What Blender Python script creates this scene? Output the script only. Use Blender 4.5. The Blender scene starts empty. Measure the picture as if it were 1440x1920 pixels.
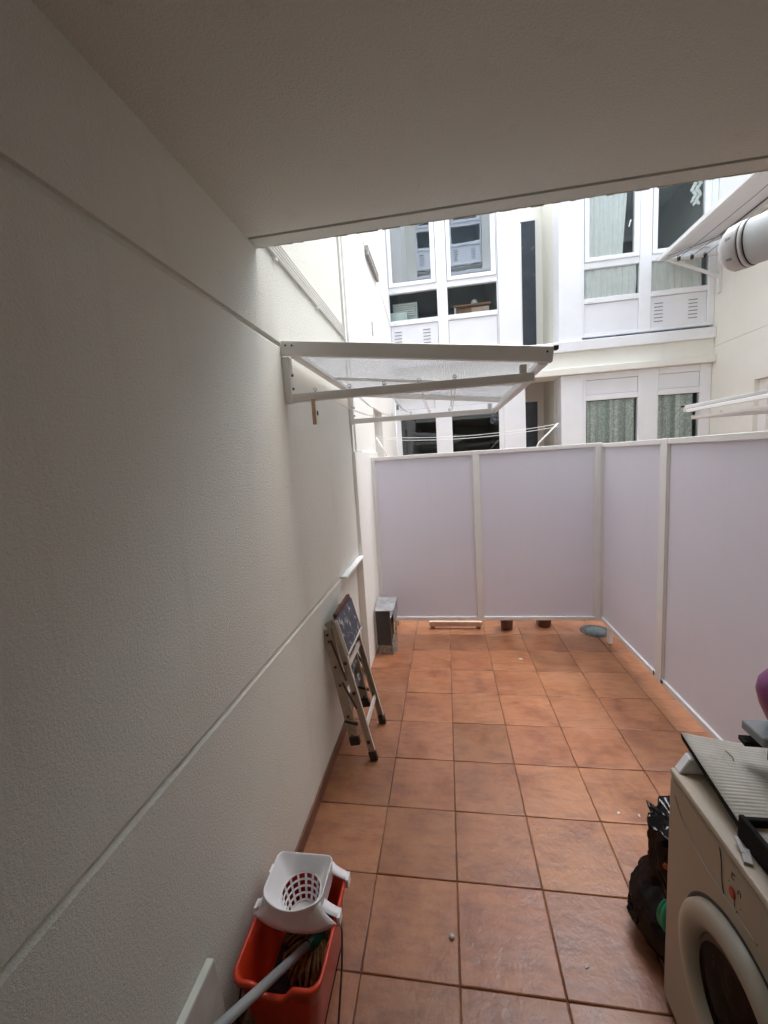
import bpy, bmesh, math, random
from mathutils import Vector, Matrix, noise as mnoise
random.seed(7)
R = math.radians
S = bpy.context.scene
COL = S.collection

# ------------------------------------------------------------------ camera, light, exposure
cam_d = bpy.data.cameras.new('camera')
cam = bpy.data.objects.new('camera', cam_d); COL.objects.link(cam)
cam_d.sensor_fit = 'VERTICAL'; cam_d.sensor_height = 36.0; cam_d.lens = 14.184
cam_d.clip_start = 0.02; cam_d.clip_end = 200
rt = Vector((0.9870064, 0.14786225, -0.06288973)); dn = Vector((-0.04252253, -0.13707775, -0.98964717)); fw = Vector((-0.15495224, 0.97946232, -0.12900914))
m = Matrix.Identity(4)
for i in range(3):
    m[i][0] = rt[i]; m[i][1] = -dn[i]; m[i][2] = -fw[i]
m.translation = Vector((0.0248, -1.1191, 1.725))
cam.matrix_world = m
S.camera = cam

W = bpy.data.worlds.new('World'); S.world = W; W.use_nodes = True
nt = W.node_tree; nt.nodes.clear()
out = nt.nodes.new('ShaderNodeOutputWorld'); bg = nt.nodes.new('ShaderNodeBackground'); sky = nt.nodes.new('ShaderNodeTexSky')
sky.sky_type = 'NISHITA'; sky.sun_disc = False
sky.sun_elevation = R(76); sky.sun_rotation = R(70)
sky.air_density = 1.0; sky.dust_density = 3.0; sky.ozone_density = 1.0
nt.links.new(sky.outputs[0], bg.inputs[0]); nt.links.new(bg.outputs[0], out.inputs[0])
bg.inputs[1].default_value = 0.15

sd = bpy.data.lights.new('sun', 'SUN'); sun = bpy.data.objects.new('sun', sd); COL.objects.link(sun)
sd.energy = 1.6; sd.angle = R(75); sd.color = (0.93, 0.97, 1.0)
# high soft sun behind the overcast, almost overhead, a little to the right
sv = Vector((math.sin(R(70))*math.cos(R(76)), math.cos(R(70))*math.cos(R(76)), math.sin(R(76))))
sun.rotation_euler = sv.to_track_quat('Z', 'Y').to_euler()
S.view_settings.view_transform = 'Standard'; S.view_settings.look = 'None'
S.view_settings.gamma = 1.0; S.view_settings.use_curve_mapping = False
S.view_settings.exposure = 2.12
S.cycles.diffuse_bounces = 8; S.cycles.glossy_bounces = 3; S.cycles.max_bounces = 9; S.cycles.transparent_max_bounces = 16
S.cycles.sample_clamp_indirect = 6.0

# ------------------------------------------------------------------ materials
MATS = {}
def newmat(name):
    mt = bpy.data.materials.new(name); mt.use_nodes = True
    n = mt.node_tree.nodes; l = mt.node_tree.links
    b = n['Principled BSDF']
    MATS[name] = mt
    return mt, n, l, b
def setin(node, **kw):
    for k, v in kw.items():
        node.inputs[k.replace('_', ' ')].default_value = v
def coords(n, kind='Object'):
    return n.new('ShaderNodeTexCoord').outputs[kind]
def noise(n, l, vec, scale, detail=4, rough=0.55):
    t = n.new('ShaderNodeTexNoise'); t.inputs['Scale'].default_value = scale
    t.inputs['Detail'].default_value = detail; t.inputs['Roughness'].default_value = rough
    l.new(vec, t.inputs['Vector']); return t.outputs['Fac']
def ramp(n, l, fac, stops):
    r = n.new('ShaderNodeValToRGB'); l.new(fac, r.inputs[0])
    e = r.color_ramp.elements
    while len(e) < len(stops): e.new(0.5)
    for el, (p, c) in zip(e, stops):
        el.position = p; el.color = (c[0], c[1], c[2], 1) if hasattr(c, '__len__') else (c, c, c, 1)
    return r.outputs[0]
def mixc(n, l, fac, a, b, mode='MIX'):
    x = n.new('ShaderNodeMix'); x.data_type = 'RGBA'; x.blend_type = mode
    for sock, v in ((x.inputs[0], fac), (x.inputs[6], a), (x.inputs[7], b)):
        if isinstance(v, (int, float)): sock.default_value = v
        elif isinstance(v, tuple): sock.default_value = (v[0], v[1], v[2], 1)
        else: l.new(v, sock)
    return x.outputs[2]
def bump(n, l, b, height, strength, dist, prev=None):
    x = n.new('ShaderNodeBump'); x.inputs['Strength'].default_value = strength; x.inputs['Distance'].default_value = dist
    l.new(height, x.inputs['Height'])
    if prev is not None: l.new(prev, x.inputs['Normal'])
    l.new(x.outputs[0], b.inputs['Normal']); return x.outputs[0]

def simple(name, c, rough=0.5, var=0.12, vscale=6, metal=0.0, bmp=0.0, bscale=80, spec=0.5, dirt=None):
    mt, n, l, b = newmat(name)
    co = coords(n)
    f = noise(n, l, co, vscale, 5)
    lo = tuple(x * (1 - var) for x in c); hi = tuple(min(1, x * (1 + var)) for x in c)
    col = ramp(n, l, f, [(0.3, lo), (0.7, hi)])
    if dirt:
        g = noise(n, l, co, dirt[1], 6, 0.65)
        k = ramp(n, l, g, [(dirt[2], 0.0), (dirt[2] + 0.1, 1.0)])
        col = mixc(n, l, k, col, dirt[0])
    l.new(col, b.inputs['Base Color'])
    b.inputs['Metallic'].default_value = metal
    b.inputs['Specular IOR Level'].default_value = spec
    rr = ramp(n, l, f, [(0.2, max(0.03, rough * 0.85)), (0.8, min(1, rough * 1.15))])
    l.new(rr, b.inputs['Roughness'])
    if bmp: bump(n, l, b, noise(n, l, co, bscale, 3), bmp, 0.003)
    return mt

def stucco(name, c, strength=0.5, scale=70, dist=0.006):
    mt, n, l, b = newmat(name)
    co = coords(n)
    big = noise(n, l, co, 1.1, 3)
    col = ramp(n, l, big, [(0.3, tuple(x * 0.95 for x in c)), (0.7, tuple(min(1, x * 1.03) for x in c))])
    st = noise(n, l, co, 4.5, 4, 0.7)
    k = ramp(n, l, st, [(0.60, 0.0), (0.85, 0.35)])
    col = mixc(n, l, k, col, tuple(x * 0.82 for x in c))
    mp = n.new('ShaderNodeMapping'); mp.inputs['Scale'].default_value = (7, 7, 0.7); l.new(co, mp.inputs[0])
    k3 = ramp(n, l, noise(n, l, mp.outputs[0], 1.3, 5, 0.7), [(0.56, 0.0), (0.80, 0.30)])
    col = mixc(n, l, k3, col, tuple(x * y for x, y in zip(c, (0.74, 0.72, 0.68))))
    mp2 = n.new('ShaderNodeMapping'); mp2.inputs['Scale'].default_value = (9, 2.2, 9); mp2.inputs['Rotation'].default_value = (0.5, 0.2, 0); l.new(co, mp2.inputs[0])
    k4 = ramp(n, l, noise(n, l, mp2.outputs[0], 2.6, 2, 0.5), [(0.735, 0.0), (0.77, 0.22)])
    col = mixc(n, l, k4, col, tuple(x * 0.55 for x in c))
    l.new(col, b.inputs['Base Color']); b.inputs['Roughness'].default_value = 0.9
    b.inputs['Specular IOR Level'].default_value = 0.25
    f = noise(n, l, co, scale, 5, 0.78)
    bump(n, l, b, f, strength, dist)
    return mt

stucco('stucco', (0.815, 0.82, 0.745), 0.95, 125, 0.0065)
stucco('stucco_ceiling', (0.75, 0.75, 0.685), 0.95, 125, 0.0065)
stucco('render_cream', (0.82, 0.81, 0.74), 0.3, 60, 0.003)
stucco('render_smooth', (0.83, 0.825, 0.79), 0.15, 30, 0.003)
simple('skirting', (0.17, 0.075, 0.045), 0.5, 0.25, 8)
simple('lacquer', (0.79, 0.785, 0.77), 0.38, 0.04, 4, dirt=((0.55, 0.5, 0.44), 14, 0.70))
simple('lacquer_shaded', (0.74, 0.725, 0.70), 0.42, 0.04, 5, dirt=((0.55, 0.52, 0.48), 14, 0.68))  # white lacquer toned down, shade on the rack frames put into the colour
simple('pvc_white', (0.83, 0.84, 0.86), 0.35, 0.03, 3, dirt=((0.62, 0.62, 0.60), 7, 0.70))
simple('pvc_panel', (0.80, 0.81, 0.84), 0.4, 0.03, 3, dirt=((0.64, 0.64, 0.63), 6, 0.68))
simple('dark_gap', (0.05, 0.045, 0.04), 0.9, 0.2, 5)
simple('louver_dark', (0.22, 0.22, 0.23), 0.7, 0.1, 5)
simple('room_paint', (0.66, 0.68, 0.68), 0.9, 0.1, 2)
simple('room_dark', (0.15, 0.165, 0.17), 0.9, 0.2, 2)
simple('steel', (0.62, 0.63, 0.65), 0.22, 0.1, 10, metal=1.0)
simple('dark_steel', (0.10, 0.10, 0.11), 0.4, 0.2, 10, metal=0.7)
simple('rope_white', (0.82, 0.82, 0.80), 0.7, 0.05, 10)
simple('cable_white', (0.76, 0.75, 0.70), 0.5, 0.05, 4)
simple('peg_wood', (0.55, 0.36, 0.26), 0.7, 0.2, 30)
simple('galvanised', (0.33, 0.35, 0.38), 0.45, 0.25, 18, metal=0.55, bmp=0.1)
simple('galv_shaded', (0.055, 0.052, 0.05), 0.65, 0.3, 18, metal=0.2, bmp=0.15)  # same sheet metal darkened, shade of the front put into the colour
simple('mortar', (0.30, 0.27, 0.23), 0.95, 0.5, 40, bmp=0.6, bscale=60)
simple('plank_wood', (0.62, 0.45, 0.36), 0.7, 0.15, 12)
simple('pot_brown', (0.13, 0.055, 0.035), 0.5, 0.2, 8)
simple('soil', (0.05, 0.035, 0.025), 0.95, 0.4, 40)
simple('drain_metal', (0.06, 0.065, 0.07), 0.6, 0.25, 20, metal=0.2)
simple('drain_disc', (0.085, 0.10, 0.108), 0.95, 0.2, 20, spec=0.08)
simple('ladder_paint', (0.40, 0.345, 0.27), 0.5, 0.2, 12, dirt=((0.08, 0.055, 0.04), 24, 0.59))
simple('ladder_edge', (0.70, 0.66, 0.60), 0.45, 0.1, 12, dirt=((0.25, 0.2, 0.15), 30, 0.66))
simple('ladder_deck', (0.075, 0.085, 0.115), 0.6, 0.5, 30, dirt=((0.55, 0.55, 0.56), 19, 0.535), bmp=0.2)
simple('rubber', (0.035, 0.025, 0.02), 0.75, 0.3, 20)
simple('rust', (0.10, 0.05, 0.03), 0.8, 0.4, 30)
simple('red_plastic', (0.52, 0.038, 0.010), 0.33, 0.08, 6, spec=0.5)
simple('white_plastic', (0.84, 0.84, 0.86), 0.35, 0.03, 6)
simple('grey_tube', (0.30, 0.33, 0.33), 0.4, 0.08, 10)
simple('green_plastic', (0.008, 0.075, 0.045), 0.4, 0.1, 10)
simple('mop_yarn', (0.20, 0.105, 0.04), 0.95, 0.4, 60)
simple('wire_black', (0.025, 0.025, 0.025), 0.4, 0.1, 10)
simple('green_bag', (0.03, 0.30, 0.16), 0.35, 0.2, 20)
simple('orange_print', (0.55, 0.11, 0.03), 0.5, 0.2, 30)
simple('enamel', (0.36, 0.32, 0.25), 0.35, 0.05, 3, dirt=((0.27, 0.23, 0.165), 9, 0.72))
simple('enamel_lid', (0.46, 0.385, 0.29), 0.45, 0.06, 6)
simple('door_ring', (0.38, 0.345, 0.27), 0.4, 0.04, 4)
simple('rubber_seal', (0.10, 0.07, 0.055), 0.6, 0.2, 6)
simple('ink', (0.06, 0.055, 0.06), 0.8, 0.1, 10)
simple('ink_soft', (0.32, 0.29, 0.28), 0.8, 0.1, 10)
simple('red_label', (0.42, 0.045, 0.03), 0.5, 0.1, 20)
simple('tray_black', (0.014, 0.012, 0.011), 0.8, 0.25, 20, dirt=((0.06, 0.055, 0.05), 60, 0.70), spec=0.15)
simple('paper_white', (0.70, 0.71, 0.74), 0.8, 0.04, 10)
simple('box_grey', (0.26, 0.27, 0.27), 0.7, 0.1, 10)
simple('purple_plastic', (0.22, 0.05, 0.17), 0.35, 0.15, 6)
simple('marble', (0.50, 0.48, 0.43), 0.45, 0.15, 9, dirt=((0.66, 0.66, 0.60), 5, 0.6))
simple('marble_edge', (0.68, 0.70, 0.64), 0.6, 0.08, 12)
simple('scrap', (0.50, 0.48, 0.45), 0.8, 0.08, 40)
simple('pebble', (0.35, 0.31, 0.24), 0.8, 0.3, 60)
simple('flue_paint', (0.62, 0.65, 0.67), 0.4, 0.05, 5)
simple('flue_end', (0.66, 0.66, 0.68), 0.45, 0.04, 5)
simple('oak_box', (0.28, 0.15, 0.085), 0.6, 0.3, 12)
simple('box_pale', (0.62, 0.72, 0.71), 0.6, 0.05, 6)
simple('door_dark', (0.035, 0.045, 0.06), 0.25, 0.2, 4)
simple('neigh_floor', (0.34, 0.16, 0.085), 0.55, 0.25, 3)
simple('grout', (0.125, 0.075, 0.052), 0.95, 0.35, 20)
simple('vent_grey', (0.34, 0.33, 0.31), 0.7, 0.4, 40)

def glossy_black(name, c, fac, rough, bscale=0):
    mt, n, l, b = newmat(name); n.remove(b)
    d = n.new('ShaderNodeBsdfDiffuse'); d.inputs[0].default_value = (*c, 1)
    g = n.new('ShaderNodeBsdfGlossy'); g.inputs['Roughness'].default_value = rough
    co = coords(n)
    k = ramp(n, l, noise(n, l, co, 12, 4), [(0.3, fac * 0.6), (0.7, fac * 1.4)])
    if bscale:
        bp = n.new('ShaderNodeBump'); bp.inputs['Strength'].default_value = 0.5; bp.inputs['Distance'].default_value = 0.006
        l.new(noise(n, l, co, bscale, 4, 0.6), bp.inputs['Height']); l.new(bp.outputs[0], g.inputs['Normal']); l.new(bp.outputs[0], d.inputs['Normal'])
    mx = n.new('ShaderNodeMixShader'); l.new(k, mx.inputs[0]); l.new(d.outputs[0], mx.inputs[1]); l.new(g.outputs[0], mx.inputs[2])
    l.new(mx.outputs[0], n['Material Output'].inputs[0])
glossy_black('bin_bag', (0.004, 0.004, 0.005), 0.045, 0.13, 34)
glossy_black('porthole_glass', (0.012, 0.010, 0.009), 0.03, 0.12)
glossy_black('shade_block', (0.022, 0.013, 0.009), 0.02, 0.2)

def tile_mat():
    mt, n, l, b = newmat('terracotta')
    co = coords(n); oi = n.new('ShaderNodeObjectInfo')
    ad = n.new('ShaderNodeVectorMath'); ad.operation = 'MULTIPLY_ADD'
    l.new(oi.outputs['Random'], ad.inputs[0]); ad.inputs[1].default_value = (37, 53, 71); l.new(co, ad.inputs[2])
    v = ad.outputs[0]
    a = noise(n, l, v, 5.0, 6, 0.62)
    c1 = ramp(n, l, a, [(0.28, (0.165, 0.062, 0.028)), (0.47, (0.270, 0.110, 0.049)), (0.72, (0.340, 0.152, 0.071))])
    st = n.new('ShaderNodeMapping'); st.inputs['Scale'].default_value = (1.0, 3.2, 1.0); l.new(v, st.inputs[0])
    s2 = noise(n, l, st.outputs[0], 9, 6, 0.65)
    k2 = ramp(n, l, s2, [(0.46, 0.0), (0.72, 0.65)])
    c2 = mixc(n, l, k2, c1, (0.14, 0.055, 0.034))
    # per tile tint
    hs = n.new('ShaderNodeHueSaturation'); l.new(c2, hs.inputs['Color'])
    mr = n.new('ShaderNodeMapRange'); l.new(oi.outputs['Random'], mr.inputs[0]); mr.inputs[3].default_value = 0.84; mr.inputs[4].default_value = 1.12
    l.new(mr.outputs[0], hs.inputs['Value'])
    wn = n.new('ShaderNodeTexWhiteNoise'); wn.noise_dimensions = '1D'; l.new(oi.outputs['Random'], wn.inputs['W'])
    mr2 = n.new('ShaderNodeMapRange'); l.new(wn.outputs['Value'], mr2.inputs[0]); mr2.inputs[3].default_value = 0.496; mr2.inputs[4].default_value = 0.503
    l.new(mr2.outputs[0], hs.inputs['Hue'])
    sp = noise(n, l, v, 95, 3)
    k3 = ramp(n, l, sp, [(0.66, 0.0), (0.74, 0.5)])
    c3 = mixc(n, l, k3, hs.outputs[0], (0.12, 0.06, 0.045))
    # dust: pale thin film in world space
    du = noise(n, l, n.new('ShaderNodeNewGeometry').outputs['Position'], 1.6, 6, 0.6)
    k4 = ramp(n, l, du, [(0.48, 0.0), (0.78, 0.12)])
    c4 = mixc(n, l, k4, c3, (0.40, 0.30, 0.25))
    l.new(c4, b.inputs['Base Color'])
    rr = ramp(n, l, a, [(0.3, 0.30), (0.7, 0.48)]); l.new(rr, b.inputs['Roughness'])
    b.inputs['Specular IOR Level'].default_value = 0.5
    p = bump(n, l, b, noise(n, l, v, 20, 5, 0.62), 0.55, 0.006)
    bump(n, l, b, noise(n, l, v, 70, 3), 0.25, 0.002, p)
tile_mat()

def opal_mat():
    mt, n, l, b = newmat('opal_panel')
    co = coords(n)
    f = noise(n, l, co, 1.5, 3)
    col = ramp(n, l, f, [(0.3, (0.78, 0.785, 0.845)), (0.7, (0.82, 0.82, 0.875))])
    mp = n.new('ShaderNodeMapping'); mp.inputs['Scale'].default_value = (9, 9, 0.8); l.new(co, mp.inputs[0])
    sk = ramp(n, l, noise(n, l, mp.outputs[0], 1.4, 5, 0.7), [(0.55, 0.0), (0.80, 0.16)])
    col = mixc(n, l, sk, col, (0.62, 0.60, 0.62))
    ds = ramp(n, l, noise(n, l, co, 45, 3), [(0.70, 0.0), (0.76, 0.25)])
    col = mixc(n, l, ds, col, (0.50, 0.47, 0.46))
    l.new(col, b.inputs['Base Color'])
    l.new(ramp(n, l, sk, [(0.0, 0.28), (0.16, 0.46)]), b.inputs['Roughness'])
    tr = n.new('ShaderNodeBsdfTranslucent'); tr.inputs[0].default_value = (0.80, 0.78, 0.85, 1)
    mx = n.new('ShaderNodeMixShader'); mx.inputs[0].default_value = 0.36
    l.new(b.outputs[0], mx.inputs[1]); l.new(tr.outputs[0], mx.inputs[2])
    l.new(mx.outputs[0], n['Material Output'].inputs[0])
opal_mat()

def poly_mat():
    mt, n, l, b = newmat('polycarbonate')
    co = coords(n)
    w = n.new('ShaderNodeTexWave'); w.wave_type = 'BANDS'; w.bands_direction = 'X'; w.inputs['Scale'].default_value = 32; w.inputs['Distortion'].default_value = 0.0
    l.new(co, w.inputs['Vector'])
    st = noise(n, l, co, 2.2, 4)
    col = ramp(n, l, st, [(0.35, (0.48, 0.49, 0.50)), (0.62, (0.80, 0.81, 0.82))])  # grey blotches painted into the sheet for its uneven reflections
    l.new(col, b.inputs['Base Color']); b.inputs['Roughness'].default_value = 0.2
    bump(n, l, b, w.outputs['Fac'], 0.35, 0.004)
    tr = n.new('ShaderNodeBsdfTranslucent'); tr.inputs[0].default_value = (0.34, 0.35, 0.36, 1)
    tp = n.new('ShaderNodeBsdfTransparent'); tp.inputs[0].default_value = (0.88, 0.89, 0.9, 1)
    m1 = n.new('ShaderNodeMixShader'); m1.inputs[0].default_value = 0.55
    l.new(b.outputs[0], m1.inputs[1]); l.new(tr.outputs[0], m1.inputs[2])
    k = ramp(n, l, w.outputs['Fac'], [(0.2, 0.46), (0.9, 0.58)])
    m2 = n.new('ShaderNodeMixShader'); l.new(k, m2.inputs[0])
    l.new(m1.outputs[0], m2.inputs[1]); l.new(tp.outputs[0], m2.inputs[2])
    l.new(m2.outputs[0], n['Material Output'].inputs[0])
poly_mat()

def glass_mat(name, tint, ior=1.9, haze=0.0):
    mt, n, l, b = newmat(name)
    n.remove(b)
    tp = n.new('ShaderNodeBsdfTransparent'); tp.inputs[0].default_value = (*tint, 1)
    gl = n.new('ShaderNodeBsdfGlossy'); gl.inputs['Roughness'].default_value = 0.012; gl.inputs[0].default_value = (0.92, 0.97, 1.0, 1)
    co = coords(n)
    bp = n.new('ShaderNodeBump'); bp.inputs['Strength'].default_value = 0.05; bp.inputs['Distance'].default_value = 0.01
    l.new(noise(n, l, co, 3.0, 2), bp.inputs['Height']); l.new(bp.outputs[0], gl.inputs['Normal'])
    fr = n.new('ShaderNodeFresnel'); fr.inputs[0].default_value = ior
    mx = n.new('ShaderNodeMixShader'); l.new(fr.outputs[0], mx.inputs[0])
    l.new(tp.outputs[0], mx.inputs[1]); l.new(gl.outputs[0], mx.inputs[2])
    l.new(mx.outputs[0], n['Material Output'].inputs[0])
glass_mat('window_glass', (0.86, 0.92, 0.92), 3.3)
glass_mat('clear_glass', (0.985, 1.0, 0.99), 1.22)
glass_mat('dark_glass', (0.35, 0.40, 0.42), 1.8)

def curtain_mat(name, c, lace):
    mt, n, l, b = newmat(name)
    co = coords(n)
    b.inputs['Roughness'].default_value = 0.95; b.inputs['Specular IOR Level'].default_value = 0.1
    tr = n.new('ShaderNodeBsdfTranslucent')
    if lace:
        v = n.new('ShaderNodeTexVoronoi'); v.inputs['Scale'].default_value = 48; l.new(co, v.inputs['Vector'])
        f = noise(n, l, co, 40, 6, 0.75)
        mm = n.new('ShaderNodeMath'); mm.operation = 'MULTIPLY'; l.new(v.outputs['Distance'], mm.inputs[0]); l.new(f, mm.inputs[1])
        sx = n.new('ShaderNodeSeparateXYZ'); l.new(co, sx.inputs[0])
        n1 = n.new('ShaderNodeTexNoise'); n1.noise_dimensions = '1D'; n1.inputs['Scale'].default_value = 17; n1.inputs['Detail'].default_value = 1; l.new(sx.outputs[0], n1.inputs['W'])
        fold_shade = ramp(n, l, n1.outputs['Fac'], [(0.38, 0.0), (0.62, 1.0)])  # light and dark bands paint fold shading into the lace colour
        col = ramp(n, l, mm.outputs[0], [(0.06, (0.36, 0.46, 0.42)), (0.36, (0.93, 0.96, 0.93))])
        col = mixc(n, l, fold_shade, mixc(n, l, 0.55, col, (0.16, 0.24, 0.21)), mixc(n, l, 0.25, col, (0.9, 0.95, 0.92)))
    else:
        f = noise(n, l, co, 12, 4)
        col = ramp(n, l, f, [(0.3, tuple(x * 0.93 for x in c)), (0.7, c)])
    l.new(col, b.inputs['Base Color']); l.new(col, tr.inputs[0])
    mx = n.new('ShaderNodeMixShader'); mx.inputs[0].default_value = 0.12
    l.new(b.outputs[0], mx.inputs[1]); l.new(tr.outputs[0], mx.inputs[2])
    l.new(mx.outputs[0], n['Material Output'].inputs[0])
curtain_mat('curtain_plain', (0.93, 0.94, 0.92), False)
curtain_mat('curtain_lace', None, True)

def card_mat():
    mt, n, l, b = newmat('cardboard')
    co = coords(n)
    f = noise(n, l, co, 7, 6, 0.6)
    col = ramp(n, l, f, [(0.3, (0.40, 0.365, 0.305)), (0.6, (0.50, 0.47, 0.415)), (0.8, (0.56, 0.55, 0.52))])
    st = noise(n, l, co, 22, 5, 0.7)
    k = ramp(n, l, st, [(0.52, 0.0), (0.75, 0.6)])
    l.new(mixc(n, l, k, col, (0.30, 0.27, 0.245)), b.inputs['Base Color']); b.inputs['Roughness'].default_value = 0.85
card_mat()
M_ = MATS

# ------------------------------------------------------------------ mesh helpers
class MB:
    def __init__(s): s.bm = bmesh.new()
    def quad(s, pts):
        vs = [s.bm.verts.new(p) for p in pts]
        return s.bm.faces.new(vs)
    def box(s, a, b, jit=0):
        x0, y0, z0 = a; x1, y1, z1 = b
        if x0 > x1: x0, x1 = x1, x0
        if y0 > y1: y0, y1 = y1, y0
        if z0 > z1: z0, z1 = z1, z0
        v = [s.bm.verts.new(p) for p in ((x0,y0,z0),(x1,y0,z0),(x1,y1,z0),(x0,y1,z0),(x0,y0,z1),(x1,y0,z1),(x1,y1,z1),(x0,y1,z1))]
        for f in ((3,2,1,0),(4,5,6,7),(0,1,5,4),(1,2,6,5),(2,3,7,6),(3,0,4,7)): s.bm.faces.new([v[i] for i in f])
        return s
    def beam(s, p, q, w, h, up=(0,0,1)):
        p = Vector(p); q = Vector(q); d = (q - p).normalized(); u = Vector(up)
        sd_ = d.cross(u).normalized(); u = sd_.cross(d).normalized()
        v = []
        for c in (p, q):
            for a, b_ in ((-1,-1),(1,-1),(1,1),(-1,1)): v.append(s.bm.verts.new(c + sd_*a*w/2 + u*b_*h/2))
        for f in ((3,2,1,0),(4,5,6,7),(0,1,5,4),(1,2,6,5),(2,3,7,6),(3,0,4,7)): s.bm.faces.new([v[i] for i in f])
        return s
    def tube(s, pts, r, n=8, cap=True, closed=False):
        pts = [Vector(p) for p in pts]; rings = []
        rs = r if isinstance(r, (list, tuple)) else [r] * len(pts)
        prev = None
        for i, p in enumerate(pts):
            a = pts[i-1] if (i or closed) else p; b_ = pts[(i+1) % len(pts)] if (i < len(pts)-1 or closed) else p
            d = (b_ - a).normalized()
            if prev is None:
                u = d.orthogonal().normalized()
            else:
                u = (prev - d * prev.dot(d)).normalized()
            prev = u; w = d.cross(u)
            rings.append([s.bm.verts.new(p + (u*math.cos(2*math.pi*k/n) + w*math.sin(2*math.pi*k/n))*rs[i]) for k in range(n)])
        m_ = len(rings)
        for i in range(m_ if closed else m_-1):
            A, B = rings[i], rings[(i+1) % m_]
            for k in range(n):
                f = s.bm.faces.new((A[k], A[(k+1)%n], B[(k+1)%n], B[k])); f.smooth = True
        if cap and not closed:
            s.bm.faces.new(rings[0][::-1]); s.bm.faces.new(rings[-1])
        return s
    def lathe(s, prof, c=(0,0,0), n=20, cap_bot=True, cap_top=False, ax='z'):
        rings = []
        for r, z in prof:
            ring = []
            for k in range(n):
                a = 2*math.pi*k/n
                p = (r*math.cos(a), r*math.sin(a), z)
                if ax == 'x': p = (z, r*math.cos(a), r*math.sin(a))
                if ax == 'y': p = (r*math.cos(a), z, r*math.sin(a))
                ring.append(s.bm.verts.new(Vector(c) + Vector(p)))
            rings.append(ring)
        for A, B in zip(rings, rings[1:]):
            for k in range(n):
                f = s.bm.faces.new((A[k], A[(k+1)%n], B[(k+1)%n], B[k])); f.smooth = True
        if cap_bot: s.bm.faces.new(rings[0][::-1])
        if cap_top: s.bm.faces.new(rings[-1])
        return s
    def extrude(s, prof, axis, a, b_, caps=True):
        """closed 2-D profile swept along an axis; prof points are the other two coordinates in order"""
        def P(u, v, t):
            return {'x': (t, u, v), 'y': (u, t, v), 'z': (u, v, t)}[axis]
        A = [s.bm.verts.new(P(u, v, a)) for u, v in prof]; B = [s.bm.verts.new(P(u, v, b_)) for u, v in prof]
        n = len(prof)
        for k in range(n): s.bm.faces.new((A[k], A[(k+1)%n], B[(k+1)%n], B[k]))
        if caps: s.bm.faces.new(A[::-1]); s.bm.faces.new(B)
        return s
    def grid(s, fn, nu, nv, smooth=True):
        vs = [[s.bm.verts.new(fn(i/nu, j/nv)) for j in range(nv+1)] for i in range(nu+1)]
        for i in range(nu):
            for j in range(nv):
                f = s.bm.faces.new((vs[i][j], vs[i+1][j], vs[i+1][j+1], vs[i][j+1])); f.smooth = smooth
        return s
    def build_each(s, name, mat, parent, **kw):
        """every loose piece becomes an object of its own"""
        todo = set(s.bm.verts); outs = []
        s.bm.verts.ensure_lookup_table()
        for v0 in list(s.bm.verts):
            if v0 not in todo: continue
            stack = [v0]; todo.discard(v0); isl = []
            while stack:
                v = stack.pop(); isl.append(v)
                for e in v.link_edges:
                    w = e.other_vert(v)
                    if w in todo: todo.discard(w); stack.append(w)
            sub_ = MB(); mp = {v: sub_.bm.verts.new(v.co) for v in isl}
            for f in {f for v in isl for f in v.link_faces}:
                g = sub_.bm.faces.new([mp[v] for v in f.verts]); g.smooth = f.smooth
            outs.append(sub_.build(name, mat, parent, **kw))
        s.bm.free(); return outs
    def build(s, name, mat, parent=None, bevel=0.0, seg=1, solid=0.0, sub=0, pivot=None):
        bmesh.ops.recalc_face_normals(s.bm, faces=s.bm.faces[:])
        me = bpy.data.meshes.new(name); s.bm.to_mesh(me); s.bm.free()
        me.materials.append(M_[mat])
        o = bpy.data.objects.new(name, me); COL.objects.link(o)
        if parent is not None:
            o.parent = parent; off = Vector(parent.get('_w', (0,0,0)))
            me.transform(Matrix.Translation(-off)); o['_w'] = tuple(off)
        else:
            if pivot is None:
                xs = [v.co for v in me.vertices]
                pivot = ((min(v.x for v in xs)+max(v.x for v in xs))/2, (min(v.y for v in xs)+max(v.y for v in xs))/2, min(v.z for v in xs))
            me.transform(Matrix.Translation(-Vector(pivot))); o.location = pivot; o['_w'] = tuple(pivot)
        if solid:
            sm = o.modifiers.new('solid', 'SOLIDIFY'); sm.thickness = solid; sm.offset = 0
        if bevel:
            bv = o.modifiers.new('bevel', 'BEVEL'); bv.width = bevel; bv.segments = seg; bv.limit_method = 'ANGLE'; bv.angle_limit = R(40)
        if sub:
            sb = o.modifiers.new('sub', 'SUBSURF'); sb.levels = sub; sb.render_levels = sub
        return o
def tag(o, label=None, cat=None, group=None, kind=None):
    if label: o['label'] = label
    if cat: o['category'] = cat
    if group: o['group'] = group
    if kind: o['kind'] = kind
    return o
def thing(name, loc, label, cat, group=None):
    o = bpy.data.objects.new(name, None); COL.objects.link(o)
    o.empty_display_size = 0.1; o.location = loc; o['_w'] = tuple(loc)
    return tag(o, label, cat, group)
def part(name, mat, parent, *boxes, bevel=0.0, seg=1):
    mb = MB()
    for a, b_ in boxes: mb.box(a, b_)
    return mb.build(name, mat, parent, bevel, seg)

# ------------------------------------------------------------------ the setting: floor
T = 0.333
floor = part('floor', 'grout', None, ((-0.75, -2.05, -0.12), (1.675, 3.335, -0.006))); tag(floor, kind='structure')
nf = part('neighbour_floor', 'neigh_floor', None, ((-0.75, 3.336, -0.12), (3.6, 5.2, -0.001)), ((1.676, 0.47, -0.12), (3.6, 3.335, -0.001))); tag(nf, kind='structure')

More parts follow.
